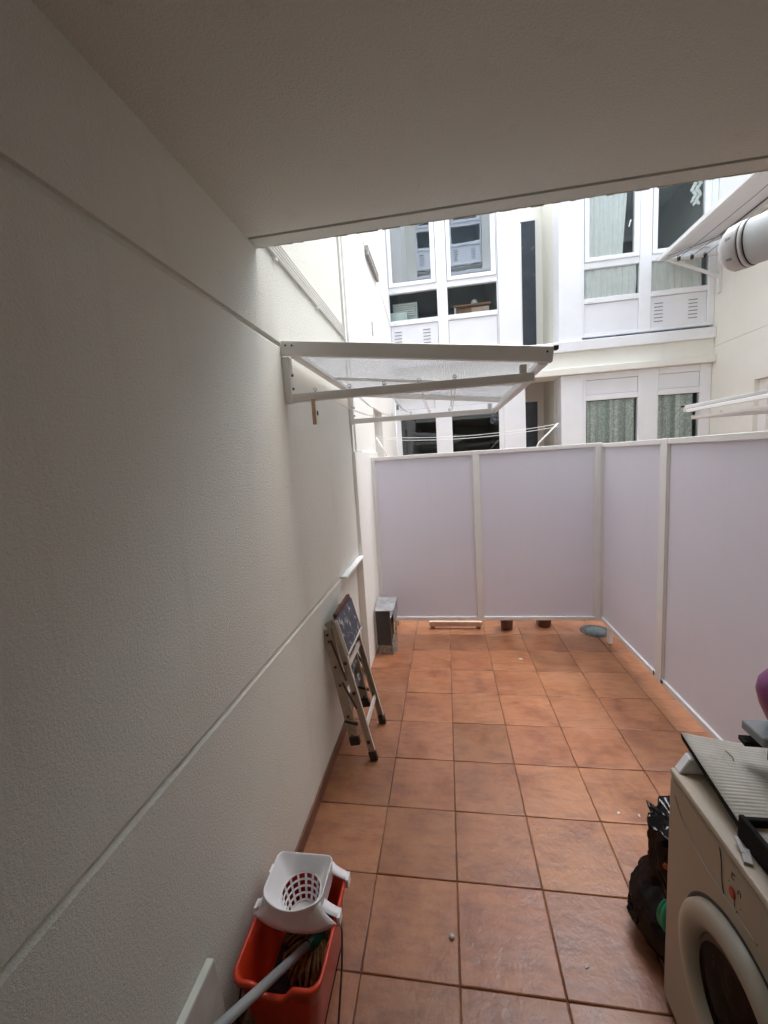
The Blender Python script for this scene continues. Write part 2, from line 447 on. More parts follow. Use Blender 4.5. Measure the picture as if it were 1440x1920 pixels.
def slab_mesh(w, d, h, name):
    bm = bmesh.new(); b_ = 0.004
    def ring(ins, z): return [bm.verts.new(p) for p in ((ins, ins, z), (w-ins, ins, z), (w-ins, d-ins, z), (ins, d-ins, z))]
    r0 = ring(0, -h); r1 = ring(0, -b_); r2 = ring(b_*0.35, -b_*0.3); r3 = ring(b_, 0)
    for A, B in ((r0, r1), (r1, r2), (r2, r3)):
        for k in range(4): bm.faces.new((A[k], A[(k+1)%4], B[(k+1)%4], B[k])).smooth = True
    bm.faces.new(r3)
    me = bpy.data.meshes.new(name); bm.to_mesh(me); bm.free(); me.materials.append(M_['terracotta']); return me
cache = {}
def add_tile(parent, x, y, z, w, d, vertical=False):
    key = (round(w, 3), round(d, 3))
    if key not in cache: cache[key] = slab_mesh(w, d, 0.012, 'tile')
    o = bpy.data.objects.new('tile', cache[key]); COL.objects.link(o); o.parent = parent
    off = Vector(parent['_w'])
    if vertical:
        o.rotation_euler = (R(90), 0, 0)
        o.location = Vector((x, y, z)) - off
    else:
        o.location = Vector((x, y, z + random.uniform(-0.0009, 0.0009))) - off
        o.rotation_euler = (random.uniform(-0.0016, 0.0016), random.uniform(-0.0016, 0.0016), random.uniform(-0.002, 0.002))
J = 0.0034
cols = [(-0.69, -0.333)] + [(i*T, (i+1)*T) for i in range(-1, 5)]
for r in range(-3, 10):
    for x0, x1 in cols:
        add_tile(floor, x0 + J/2, r*T + J/2, 0.0, x1 - x0 - J, T - J)
RZ = 0.0

# ------------------------------------------------------------------ walls
WX = -0.69
lw = thing('house_wall', (WX, 1.0, 0), 'long cream stucco wall with two grooves running back beside the tiled floor', 'wall')
def gprof(x, zs, z0, z1, back=-0.95, hw=0.009, dp=0.013):
    p = [(back, z0), (x, z0)]
    for z in zs: p += [(x, z-hw*2.0), (x-dp, z-hw*0.5), (x-dp, z+hw*0.8), (x, z+hw*0.9)]
    p += [(x, z1), (back, z1)]
    return p
mb = MB()
mb.extrude(gprof(WX, (0.972, 2.270), -0.1, 9.0), 'y', -2.2, 1.41)
mb.build('wall_face', 'stucco', lw)
mb = MB()
mb.extrude(gprof(WX, (2.270,), 0.978, 9.0), 'y', 1.4103, 1.9847)
mb.build('wall_face', 'stucco', lw)
mb = MB(); mb.box((-0.95, 1.4103, -0.1), (WX - 0.028, 1.9847, 0.9777)); mb.build('recess_face', 'stucco', lw)
mb = MB(); mb.box((-0.95, 1.985, -0.1), (-0.664, 3.045, 1.80))
mb.box((-0.95, 2.0053, 1.8003), (-0.678, 3.045, 9.0))
mb.box((-0.95, 3.045, -0.1), (-0.80, 3.62, 2.26)); mb.box((-0.95, 3.045, 2.26), (-0.678, 3.62, 9.0)); mb.box((-0.95, 3.62, -0.1), (-0.678, 5.0, 9.0))
mb.build('return_face', 'render_smooth', lw)
part('expansion_joint', 'dark_gap', lw, ((-0.75, 1.9850, 1.803), (-0.708, 2.0050, 8.9)))
part('pilaster', 'render_smooth', lw, ((-0.6777, 2.06, 1.8006), (-0.664, 2.30, 8.95)), bevel=0.003)
part('ledge', 'pvc_white', lw, ((-0.72, 1.405, 0.956), (-0.650, 1.9845, 0.972)), bevel=0.002)
part('skirting', 'skirting', lw, ((WX + 0.0005, -2.0, 0.001), (WX + 0.011, 1.41, 0.072)), bevel=0.002)
part('skirting', 'skirting', lw, ((-0.7175, 1.411, 0.001), (-0.707, 1.984, 0.072)), bevel=0.002)

# ceiling (balcony slab) with a drip groove and a lip
ceil = MB()
ceil.extrude([(-2.2, 2.60), (0.463, 2.60), (0.463, 2.622), (0.475, 2.622), (0.475, 2.598), (0.540, 2.598), (0.540, 2.95), (-2.2, 2.95)], 'x', WX + 0.0003, 3.6)
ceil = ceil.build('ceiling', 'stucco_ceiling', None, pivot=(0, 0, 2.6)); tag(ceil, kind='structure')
# rough ragged edge of render along the lip
mb = MB(); x = WX + 0.002
while x < 3.5:
    d = random.uniform(0.01, 0.035)
    mb.box((x, 0.5402, 2.598 - random.uniform(0, 0.0035)), (x + d, 0.5422 + random.uniform(0, 0.003), 2.62 + random.uniform(0, 0.01))); x += d
o = mb.build('render_edge', 'stucco_ceiling', ceil); o['kind'] = 'stuff'

# walls of the covered area that lie outside the frame
part_ = part('side_wall', 'stucco', None, ((1.44, -2.2, -0.1), (1.58, 0.46, 2.598))); tag(part_, 'white stucco side wall of the covered utility porch', 'wall')
bw = part('rear_wall', 'stucco', None, ((-0.689, -2.3, -0.1), (1.439, -2.05, 2.598))); tag(bw, 'white stucco wall behind the covered utility porch', 'wall')
nw = part('neighbour_porch_wall', 'render_cream', None, ((1.582, 0.30, -0.1), (3.5, 0.46, 2.597))); tag(nw, 'cream wall closing the porch next door', 'wall')

# ------------------------------------------------------------------ buildings round the light well
YB = 5.0
apt = thing('apartment_building', (1.4, YB, 0), 'white apartment facade with tall glazed bays facing the courtyard', 'building')
def window_bay(parent, X0, Z0, Y, sg, pilL, pilR, louv, w1=1.55, room=True, glass='window_glass', low='clear_glass', room_mat='room_paint'):
    """bay of two lights: panel row, fixed row and sashes above; sg = outward direction (facing -Y is -1)"""
    yo = lambda d: Y + sg * d           # d > 0 goes outwards
    xs = [X0 + 0.02, X0 + 0.70, X0 + 0.845, X0 + 1.52]
    fr = MB()
    # stiles
    for a, b_ in ((X0 - 0.012, xs[0]), (xs[1], xs[2]), (xs[3], X0 + w1)):
        fr.box((a, yo(-0.05), Z0 + 0.04), (b_, yo(0.015), Z0 + 2.14))
    for a, b_ in ((xs[0], xs[1]), (xs[2], xs[3])):
        for z0, z1 in ((0.04, 0.08), (0.468, 0.535), (0.905, 0.985), (1.90, 2.14)):
            fr.box((a, yo(-0.05), Z0 + z0), (b_, yo(0.012), Z0 + z1))
    win = fr.build('window', 'pvc_white', parent, bevel=0.004)
    for k, (a, b_) in enumerate(((xs[0], xs[1]), (xs[2], xs[3]))):
        part('panel', 'pvc_panel', win, ((a + 0.004, yo(-0.04), Z0 + 0.084), (b_ - 0.004, yo(-0.004), Z0 + 0.464)), bevel=0.003)
        part('pane', low, win, ((a, yo(-0.018), Z0 + 0.535), (b_, yo(-0.013), Z0 + 0.905)))
        # opening sash
        sa, sb, z0, z1 = a + 0.006, b_ - 0.006, Z0 + 0.985, Z0 + 1.895
        s_ = MB()
        for q in (((sa, z0), (sa + 0.055, z1)), ((sb - 0.065, z0), (sb, z1))): s_.box((q[0][0], yo(-0.045), q[0][1]), (q[1][0], yo(0.028), q[1][1]))
        for q in ((z0, z0 + 0.055), (z1 - 0.05, z1)): s_.box((sa + 0.055, yo(-0.045), q[0]), (sb - 0.065, yo(0.028), q[1]))
        s_.build('sash', 'pvc_white', win, bevel=0.006)
        part('pane', glass, win, ((sa + 0.055, yo(-0.012), z0 + 0.055), (sb - 0.065, yo(-0.007), z1 - 0.05)))
        # drip clips on the rails
        cl = MB()
        for zz in (0.475, 0.912):
            for t in (0.10, 0.88): cl.box((a + t*(b_-a) - 0.018, yo(0.012), Z0 + zz + 0.012), (a + t*(b_-a) + 0.018, yo(0.017), Z0 + zz + 0.020))
        cl.build_each('drip_clip', 'lacquer', win)
        if louv[k]:
            lo = MB()
            for gx in (0.16, 0.77):
                for q in range(6):
                    z = Z0 + 0.150 + q * 0.045; xx = a + gx*(b_-a) - 0.03
                    lo.box((xx - 0.03, yo(-0.0045), z), (xx + 0.075, yo(0.001), z + 0.009))
            lo.build_each('louver', 'louver_dark', win)
    if room:
        y1 = yo(-0.055); y2 = yo(-1.6); a, b_ = X0 - 0.01, X0 + w1 - 0.002
        r_ = MB(); zl, zh = Z0 + 0.02, Z0 + 2.2
        r_.quad([(a, y2, zl), (b_, y2, zl), (b_, y2, zh), (a, y2, zh)])
        r_.quad([(a, y1, zl), (a, y2, zl), (a, y2, zh), (a, y1, zh)]); r_.quad([(b_, y1, zl), (b_, y2, zl), (b_, y2, zh), (b_, y1, zh)])
        r_.quad([(a, y1, zl), (b_, y1, zl), (b_, y2, zl), (a, y2, zl)]); r_.quad([(a, y1, zh), (b_, y1, zh), (b_, y2, zh), (a, y2, zh)])
        r_.build('room', room_mat, win, solid=0.02)
    return win
ZU = 3.155
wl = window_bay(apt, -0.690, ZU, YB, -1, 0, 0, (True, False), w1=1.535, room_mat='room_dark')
wr = window_bay(apt, 1.945, ZU, YB, -1, 0, 0, (False, True), w1=1.60, glass='clear_glass')
# lower storey bays: top panels over tall glass
def lower_bay(parent, X0, xs, zg, w1, glass):
    fr = MB(); z0, z1 = 0.95, 2.71
    for a, b_ in ((X0, xs[0]), (xs[1], xs[2]), (xs[3], X0 + w1)): fr.box((a, YB - 0.015, z0), (b_, YB + 0.05, z1))
    for a, b_ in ((xs[0], xs[1]), (xs[2], xs[3])):
        for q0, q1 in ((z0, z0 + 0.08), (zg, 2.425), (2.625, z1)): fr.box((a, YB - 0.012, q0), (b_, YB + 0.05, q1))
    win = fr.build('window', 'pvc_white', parent, bevel=0.004)
    for a, b_ in ((xs[0], xs[1]), (xs[2], xs[3])):
        part('panel', 'pvc_panel', win, ((a + 0.004, YB - 0.003, 2.429), (b_ - 0.004, YB + 0.04, 2.621)), bevel=0.003)
        part('pane', glass, win, ((a, YB + 0.006, z0 + 0.08), (b_, YB + 0.011, zg)))
    r_ = MB(); a, b_, y1, y2, zl, zh = X0 + 0.005, X0 + w1 - 0.005, YB + 0.055, YB + 1.6, 0.9, 2.69
    r_.quad([(a, y2, zl), (b_, y2, zl), (b_, y2, zh), (a, y2, zh)])
    r_.quad([(a, y1, zl), (a, y2, zl), (a, y2, zh), (a, y1, zh)]); r_.quad([(b_, y1, zl), (b_, y2, zl), (b_, y2, zh), (b_, y1, zh)])
    r_.quad([(a, y1, zl), (b_, y1, zl), (b_, y2, zl), (a, y2, zl)]); r_.quad([(a, y1, zh), (b_, y1, zh), (b_, y2, zh), (a, y2, zh)])
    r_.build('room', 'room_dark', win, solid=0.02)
    return win
lwl = lower_bay(apt, -0.672, (-0.600, -0.085, 0.150, 0.815), 2.325, 1.555, 'dark_glass')
lwr = lower_bay(apt, 1.945, (1.990, 2.652, 2.905, 3.410), 2.350, 1.60, 'clear_glass')
part('vent_cover', 'louver_dark', lwl, ((-0.655, YB - 0.02, 2.44), (-0.62, YB - 0.0155, 2.51)))
# solid parts of the facade
part('pilaster', 'pvc_white', apt, ((0.8475, YB - 0.03, 3.152), (1.15, YB + 0.3, 6.0)), ((0.8835, YB - 0.03, 0.1), (1.18, YB + 0.3, 2.708)), bevel=0.004)
part('pilaster', 'pvc_white', apt, ((1.64, YB - 0.03, 3.152), (1.9325, YB + 0.3, 6.0)), ((1.66, YB - 0.03, 0.1), (1.9440, YB + 0.3, 2.708)), bevel=0.004)
part('spandrel', 'render_cream', apt, ((-0.6715, YB - 0.035, 2.80), (3.545, YB + 0.35, 3.015)))
part('cornice', 'render_cream', apt, ((-0.6715, YB - 0.095, 2.712), (3.545, YB + 0.35, 2.7985)), bevel=0.004)
part('sill', 'pvc_white', apt, ((-0.6715, YB - 0.075, 3.0165), (3.545, YB + 0.35, 3.1505)), bevel=0.006)
for a, b_ in (((-0.70, YB + 0.002, 5.30), (0.8465, YB + 0.3, 6.0)), ((1.9335, YB + 0.002, 5.30), (3.55, YB + 0.3, 6.0))): part('upper_wall', 'render_cream', apt, (a, b_))
for a, b_ in (((-0.6715, YB + 0.002, 0.0), (0.8825, YB + 0.3, 0.948)), ((1.945, YB + 0.002, 0.0), (3.55, YB + 0.3, 0.948))): part('lower_wall', 'render_cream', apt, (a, b_))
# recess between the bays
rc = MB()
rc.box((1.655, YB + 0.302, 0.1), (1.80, YB + 1.0, 6.0)); rc.box((0.95, YB + 0.302, 0.1), (1.145, YB + 1.0, 6.0))
rc.box((1.146, YB + 0.96, 0.1), (1.654, YB + 1.1, 6.0))
rc.build('recess_wall', 'render_cream', apt)
part('recess_floor', 'render_cream', apt, ((1.147, YB + 0.351, 2.80), (1.653, YB + 0.958, 3.10)))
for z0, z1 in ((3.16, 5.25), (1.0, 2.53)):
    d_ = part('door', 'lacquer', apt, ((1.146, YB + 0.925, z0), (1.57, YB + 0.957, z1)))
    part('pane', 'door_dark', d_, ((1.155, YB + 0.915, z0 + 0.02), (1.545, YB + 0.9245, z1 - 0.03)))
part('door_trim', 'pvc_white', apt, ((1.30, YB + 0.905, 3.30), (1.335, YB + 0.914, 5.2)))

# our own building above the slab, seen only as reflection, same bays
own = thing('apartment_building', (1.4, 0.3, 2.95), 'white upper storeys over the covered porch, seen mirrored in the window panes', 'building')
part('wall', 'render_cream', own, ((-0.689, 0.20, 2.952), (3.5, 0.36, 3.10)), ((-0.689, 0.2, 5.30), (3.5, 0.48, 6.0)), ((-0.689, 0.2, 8.2), (3.5, 0.48, 9.0)),
     ((1.11, 0.2, 3.1005), (1.88, 0.48, 5.2995)), ((1.11, 0.2, 6.0005), (1.88, 0.48, 8.1995)), ((-0.689, 0.2, 3.1005), (-0.465, 0.48, 5.2995)), ((-0.689, 0.2, 6.0005), (-0.465, 0.48, 8.1995)))
for a, b_ in (((-0.689, 0.361, 3.0), (3.5, 0.56, 3.0995)), ((-0.688, 0.4805, 6.03), (3.5, 0.56, 6.10))): part('sill', 'pvc_white', own, (a, b_), bevel=0.004)
for z in (3.10, 6.24):
    window_bay(own, -0.45, z, 0.44, 1, 0, 0, (True, True), w1=1.55, room=True, glass='clear_glass')
    window_bay(own, 1.90, z, 0.44, 1, 0, 0, (True, True), w1=1.59, room=True, glass='clear_glass')

# right wall of the courtyard
rw = thing('courtyard_wall', (3.55, 2.5, 0), 'cream rendered courtyard wall on the far right with a shallow groove', 'wall')
mb = MB()
p = [(3.85, 2.36), (3.548, 2.36)]
for z in (2.905,): p += [(3.548, z-0.008), (3.538 + 0.02, z-0.005), (3.558, z+0.005), (3.548, z+0.008)]
p += [(3.548, 8.0), (3.85, 8.0)]
mb.extrude(p, 'y', 0.46, 5.3); mb.build('wall_face', 'render_cream', rw)
mb = MB(); mb.box((3.549, 4.22, 0.0), (3.85, 5.3, 2.3597)); mb.box((3.549, 0.46, 0.0), (3.85, 2.5, 2.3597)); mb.box((3.70, 2.5003, 0), (3.85, 4.2197, 2.3597))
mb.build('lower_face', 'render_cream', rw)
part('reveal_trim', 'lacquer', rw, ((3.60, 4.10, 0.9), (3.6995, 4.2195, 2.355)))

# ------------------------------------------------------------------ fences
def fence(label, loc, axis, spans, posts, z0, z1, at, extra_legs, end_w=0.04):
    f = thing('privacy_fence', loc, label, 'fence', 'opal privacy screens enclosing the patio')
    def bx(a0, a1, d0, d1, zz0, zz1):
        return ((a0, at + d0, zz0), (a1, at + d1, zz1)) if axis == 'x' else ((at + d0, a0, zz0), (at + d1, a1, zz1))
    for i, (p0, p1) in enumerate(posts):
        part('post', 'lacquer', f, bx(p0, p1, -0.021, 0.021, z0, z1), bevel=0.003)
    for s0, s1 in spans:
        part('rail', 'lacquer', f, bx(s0 + 0.0005, s1 - 0.0005, -0.019, 0.019, z1 - 0.035, z1 - 0.001), bevel=0.002)
        part('rail', 'lacquer', f, bx(s0 + 0.0005, s1 - 0.0005, -0.019, 0.019, z0 + 0.001, z0 + 0.036), bevel=0.002)
        part('panel', 'opal_panel', f, bx(s0 + 0.001, s1 - 0.001, -0.004, 0.004, z0 + 0.034, z1 - 0.033))
        # glazing beads
        b_ = MB()
        for q in (bx(s0 + 0.001, s0 + 0.009, -0.012, -0.0045, z0 + 0.0365, z1 - 0.0355), bx(s1 - 0.009, s1 - 0.001, -0.012, -0.0045, z0 + 0.0365, z1 - 0.0355)): b_.box(*q)
        b_.build_each('glazing_bead', 'lacquer', f)
    for a in extra_legs:
        part('leg', 'lacquer', f, bx(a - 0.02, a + 0.02, -0.016, 0.016, RZ + 0.003, z0), bevel=0.002)
    return f
FZ0, FZ1 = 0.147, 1.752
f1 = fence('white framed screen of two lilac opal panels across the back of the patio', (0.3, 2.66, 0), 'x',
      [(-0.632, 0.268), (0.326, 1.312)], [(-0.668, -0.632), (0.268, 0.326), (1.312, 1.362)], FZ0, FZ1, 2.66, [])
f2 = fence('white framed opal screen along the right edge of the patio, standing on a short leg', (1.385, 1.6, 0), 'y',
      [(1.680, 2.642), (0.56, 1.600)], [(2.642, 2.684), (1.600, 1.680), (0.47, 0.56)], FZ0 - 0.002, FZ1 - 0.008, 1.385, [2.49])
# dark hinge gaps on the foot of the middle post
for q in (((1.3605, 1.575, 0.158), (1.3635, 1.599, 0.180)), ((1.3605, 1.682, 0.160), (1.3635, 1.694, 0.190))): part('hinge_gap', 'dark_gap', f2, q)

# ------------------------------------------------------------------ clothes drying racks with a polycarbonate roof
def drying_rack(label, wallx, sg, y0, y1, zarm, D, zt0, zt1, hooks, near=True):
    """wallx wall plane, sg outward direction in X, arms at zarm, roof from zt0 at the wall to zt1 outside"""
    X = lambda d: wallx + sg * d
    r_ = thing('drying_rack', (X(0.02), (y0 + y1)/2, zarm), label, 'clothes rack', 'roofed clothes drying racks on the courtyard walls')
    for y, s_ in ((y0, 1), (y1, -1)):
        b_ = MB()
        b_.box((X(0.001), y, zarm - 0.005), (X(0.036), y + s_*0.035, zt0 - 0.075))
        b_.build('wall_post', 'lacquer_shaded', r_, bevel=0.002)
        b_ = MB(); b_.beam((X(0.037), y + s_*0.0175, zarm + 0.018), (X(D), y + s_*0.0175, zarm + 0.016), 0.035, 0.036)
        arm = b_.build('arm', 'lacquer_shaded', r_, bevel=0.002)
        b_ = MB(); b_.beam((X(D - 0.045), y + s_*0.0175, zarm + 0.0355), (X(D - 0.045), y + s_*0.0175, zt1 - 0.06), 0.028, 0.028, (0, 1, 0))
        b_.build('end_strut', 'lacquer_shaded', r_, bevel=0.002)
        b_ = MB(); b_.beam((X(0.001), y + s_*0.016, zt0 - 0.0325), (X(D + 0.075), y + s_*0.016, zt1 - 0.030), 0.030, 0.063)
        top = b_.build('roof_beam', 'lacquer_shaded', r_, bevel=0.003)
        part('beam_plug', 'rubber', r_, ((X(D + 0.0755), y + s_*0.001, zt1 - 0.012), (X(D + 0.095), y + s_*0.030, zt1 + 0.003)))
        b_ = MB(); slp = (zt1 - zt0) / (D + 0.074)
        for d in (0.025, 0.055, D + 0.05):
            c = Vector((X(d), y - s_*0.0005, zt0 - 0.022 + slp*d)); b_.lathe([(0.0045, -0.001), (0.0045, 0.002)], c, 8, ax='y', cap_top=True)
        b_.build_each('bolt_hole', 'dark_gap', top)
        b_ = MB()
        for z in (zarm + 0.06, zarm + 0.12): b_.lathe([(0.006, 0), (0.007, 0.004), (0.004, 0.008)], (X(0.0365), y + s_*0.0175, z), 8, ax='x', cap_top=True)
        b_.build_each('bolt', 'dark_steel', r_)
    sl = (zt1 - zt0) / (D + 0.074)
    zr = lambda d: zt0 - 0.052 + sl * d
    ya, yb = y0 + 0.0365, y1 - 0.0365
    for d in (0.05, D + 0.045):
        b_ = MB(); b_.beam((X(d), ya, zr(d)), (X(d), yb, zr(d)), 0.035, 0.03); b_.beam((X(d) + (0.022 if (d < 0.2) == (sg > 0) else -0.022), ya, zr(d) - 0.008), (X(d) + (0.022 if (d < 0.2) == (sg > 0) else -0.022), yb, zr(d) - 0.008), 0.008, 0.012)
        b_.build('roof_rail', 'lacquer', r_, bevel=0.002)
    b_ = MB(); b_.beam((X(D - 0.018), ya, zarm + 0.012), (X(D - 0.018), yb, zarm + 0.012), 0.036, 0.022); b_.build('outer_rail', 'lacquer', r_, bevel=0.002)
    b_ = MB()
    b_.extrude([(X(0.03), zr(0.03) + 0.016), (X(D + 0.06), zr(D + 0.06) + 0.016), (X(D + 0.06), zr(D + 0.06) + 0.024), (X(0.03), zr(0.03) + 0.024)], 'y', ya, yb)
    b_.build('roof_sheet', 'polycarbonate', r_)
    b_ = MB(); b_.beam((X(0.07), (ya+yb)/2, zr(0.07) + 0.006), (X(D + 0.025), (ya+yb)/2, zr(D + 0.025) + 0.006), 0.03, 0.014); b_.build('roof_bar', 'lacquer', r_, bevel=0.001)
    for k, (xa, xb) in enumerate(hooks):
        for y, s_, xx in ((y0, 1, xa), (y1, -1, xb)):
            h = MB(); zc = zarm + 0.050
            h.tube([(xx + 0.0075*math.cos(a), y + s_*0.0175 + 0.004*math.sin(a), zc + 0.0075*math.sin(a)) for a in [i*2*math.pi/10 for i in range(10)]], 0.0028, 6, closed=True)
            h.tube([(xx, y + s_*0.0175, zarm + 0.034), (xx, y + s_*0.0175, zc - 0.007)], 0.003, 6)
            h.lathe([(0.007, -0.005), (0.007, 0.0)], (xx, y + s_*0.0175, zarm + 0.0385), 6, cap_top=True)
            h.build('hook', 'steel', r_)
        ln = MB(); sag = 0.012 + 0.03*((k*37) % 10)/10
        for e in (-0.007, 0.007):
            pts = []
            for i in range(11):
                t = i/10; pts.append((xa + e + (xb - xa)*t, y0 + 0.02 + (y1 - y0 - 0.04)*t, zarm + 0.046 - (sag + (0.012 if e > 0 else 0))*4*t*(1-t)))
            ln.tube(pts, 0.0016, 5)
        ln.build_each('clothes_line', 'rope_white', r_)
    return r_
RY0, RY1 = 0.70, 2.02
drying_rack('white framed drying rack with clear ribbed roof fixed to the long left wall', WX, 1, RY0, RY1, 2.012, 1.10, 2.287, 2.142,
            [(-0.548, -0.50), (-0.386, -0.355), (-0.229, -0.215), (-0.074, -0.076), (0.081, 0.073)])
drying_rack('white drying rack low on the far right wall, its roof just above the screen', 3.548, -1, 1.75, 3.30, 1.925, 1.14, 2.21, 2.055,
            [(3.0, 3.0), (2.83, 2.83), (2.66, 2.66)])
# upper right rack: a roofed frame on angled struts
ur = thing('drying_rack', (3.54, 3.8, 3.55), 'white roofed drying rack high on the far right wall, held by a slanting strut', 'clothes rack', 'roofed clothes drying racks on the courtyard walls')
part('wall_post', 'lacquer', ur, ((3.515, 4.86, 3.54), (3.547, 4.91, 3.99)), bevel=0.002)
b_ = MB(); b_.beam((3.53, 4.885, 3.74), (2.92, 4.885, 4.02), 0.03, 0.035, (0, 1, 0)); b_.build('strut', 'lacquer', ur, bevel=0.002)
b_ = MB(); b_.beam((2.845, 4.90, 4.035), (2.845, 2.3, 4.035), 0.05, 0.05); b_.build('outer_rail', 'lacquer', ur, bevel=0.003)
b_ = MB(); b_.beam((2.88, 4.895, 4.03), (3.545, 4.895, 4.21), 0.035, 0.045); b_.build('end_rail', 'lacquer', ur, bevel=0.003)
b_ = MB(); b_.beam((3.53, 4.87, 4.20), (3.53, 2.3, 4.20), 0.03, 0.05); b_.build('wall_rail', 'lacquer', ur, bevel=0.003)
b_ = MB(); b_.extrude([(2.872, 4.050), (3.513, 4.215), (3.513, 4.223), (2.872, 4.058)], 'y', 2.3, 4.87); b_.build('roof_sheet', 'pvc_panel', ur)
b_ = MB(); b_.beam((2.90, 4.86, 4.045), (3.50, 4.86, 4.20), 0.008, 0.006); b_.beam((3.50, 4.86, 4.20), (3.50, 2.3, 4.20), 0.008, 0.006); b_.build_each('gasket', 'dark_gap', ur)
b_ = MB(); b_.beam((2.89, 4.84, 3.985), (3.53, 4.84, 3.985), 0.03, 0.02); b_.build('arm', 'lacquer', ur)
for k, xx in enumerate((3.02, 3.17, 3.32)):
    h = MB(); h.box((xx - 0.012, 4.79, 3.955), (xx + 0.012, 4.823, 3.998)); h.tube([(xx + 0.012*math.cos(a), 4.82, 4.01 + 0.012*math.sin(a)) for a in [i*2*math.pi/10 for i in range(10)]], 0.003, 6, closed=True)
    h.build('hook', 'dark_steel', ur)
    h = MB(); h.tube([(xx, 4.80, 3.99), (xx, 3.55, 3.97), (xx, 2.3, 3.99)], 0.003, 5); h.build('clothes_line', 'dark_steel', ur)

# wooden tag hanging from our rack's arm
o = MB(); o.box((-0.563, RY0 - 0.012, 1.902), (-0.545, RY0 - 0.004, 2.018)); o.box((-0.560, RY0 - 0.004, 2.006), (-0.548, RY0 - 0.0005, 2.016))
tag(o.build('wooden_peg', 'peg_wood', None, bevel=0.003), 'flat wooden strip hanging from the near arm of the left drying rack', 'peg')
# tape on the arm
o = MB(); 
for xa, xb in ((-0.36, -0.20), (0.02, 0.13), (0.29, 0.37)): o.box((xa, RY0 + 0.003, 2.0095), (xb, RY0 + 0.03, 2.0112))

rk = thing('clothes_line', (0.2, 2.9, RZ), 'thin white clothes line on angled arms behind the back screen', 'clothes line')
# neighbour's fold-out line behind the screen
b_ = MB(); b_.tube([(0.86, 2.9, 1.70), (0.90, 2.9, 1.785), (1.075, 2.9, 1.955)], 0.008, 8); b_.build('arm', 'lacquer', rk)
b_ = MB(); b_.tube([(-0.53, 2.9, 1.70), (-0.56, 2.9, 1.80), (-0.645, 2.9, 1.945)], 0.008, 8); b_.build('arm', 'lacquer', rk)
for dz, sx in ((0.0, 0.03), (-0.025, 0.05)):
    b_ = MB(); b_.tube([(-0.635 + (1.71*t), 2.9 - 0.02*(dz < 0), 1.95 + dz - 0.05*4*t*(1-t)*(1.0)) for t in [i/14 for i in range(15)]], 0.0024, 6); b_.build('line', 'rope_white', rk)

b_ = MB(); b_.tube([(0.865, 2.9, RZ + 0.002), (0.865, 2.9, 1.72)], 0.012, 8); b_.tube([(-0.535, 2.9, RZ + 0.002), (-0.535, 2.9, 1.72)], 0.012, 8); b_.build_each('stand_post', 'lacquer', rk)

# ------------------------------------------------------------------ wall fittings
cb = thing('cable_bundle', (WX, 1.4, 2.65), 'five white cables running side by side along the upper left wall', 'cables')
for k in range(5):
    b_ = MB(); z = 2.650 + k * 0.0175; r0 = 0.0075
    b_.tube([(WX + r0 + 0.001, 0.55, z + 0.004), (WX + r0 + 0.001, 1.1, z + random.uniform(-.002, .002)), (WX + r0 + 0.001, 1.6, z), (WX + r0 + 0.001, 1.98, z - 0.006)], r0, 8)
    b_.build('cable', 'cable_white', cb)
for y in (0.70, 1.30): part('cable_clip', 'cable_white', cb, ((WX + 0.0005, y, 2.628), (WX + 0.018, y + 0.025, 2.637)))
vg = thing('wall_vent', (-0.672, 3.45, 3.78), 'narrow grey vent strip high on the left wall', 'vent')
part('vent_frame', 'vent_grey', vg, ((-0.6715, 3.14, 3.755), (-0.64, 3.80, 3.845)), bevel=0.004)
part('vent_slot', 'dark_gap', vg, ((-0.6395, 3.18, 3.79), (-0.6385, 3.76, 3.80)))
o = MB(); o.tube([(-0.668, 4.95, 3.60), (-0.668, 3.82, 3.80)], 0.004, 6); o.tube([(-0.668, 3.13, 3.80), (-0.668, 2.8, 3.88), (-0.668, 2.7, 6.0)], 0.004, 6)
o.build('cable', 'cable_white', vg)
o = MB(); o.box((-0.6718, 3.27, 3.02), (-0.6665, 3.292, 3.16)); tag(o.build('weep_slot', 'vent_grey', None), 'small upright grey slot low on the left wall beyond the rack', 'vent')
o = MB(); o.box((WX + 0.0004, 1.17, 2.0), (WX + 0.004, 1.185, 2.025)); tag(o.build('wall_plug', 'dark_gap', None), 'small dark plug hole in the left wall under the rack', 'wall plug')

# flue pipe on the right
fl = thing('flue_pipe', (1.39, 0.46, 2.47), 'fat pale grey flue pipe sticking out under the slab at the right', 'flue')
E0 = Vector((1.195, 0.85, 2.475)); E1 = Vector((1.46, 0.462, 2.47)); d = (E1 - E0).normalized(); K = 1.27
def ft(name, mat, ts, rs):
    b_ = MB(); b_.tube([E0 + d*t*K for t in ts], [r*K for r in rs], 32); b_.build(name, mat, fl)
b_ = MB(); b_.tube([E0 + d*0.072*K, E1], 0.066*K, 32); b_.build('pipe', 'flue_paint', fl)
ft('end_cap', 'flue_end', (0, 0.008, 0.02, 0.050, 0.053), (0.046, 0.056, 0.066, 0.069, 0.067))
ft('seal_ring', 'dark_gap', (0.0535, 0.057), (0.0668, 0.0668))
ft('collar', 'flue_end', (0.0575, 0.068), (0.0685, 0.0685))
ft('seal_ring', 'dark_gap', (0.0685, 0.0715), (0.0665, 0.0665))
b_ = MB()
u_ = d.cross(Vector((0, 0, 1))).normalized(); w_ = u_.cross(d)
for k in range(7):
    a = k*2*math.pi/7 + 0.2; n_ = u_*math.cos(a) + w_*math.sin(a)
    b_.beam(E0 + d*0.026*K + n_*0.0667*K, E0 + d*0.040*K + n_*0.0675*K, 0.010, 0.003, n_)
b_.build_each('vent_slot', 'vent_grey', fl)

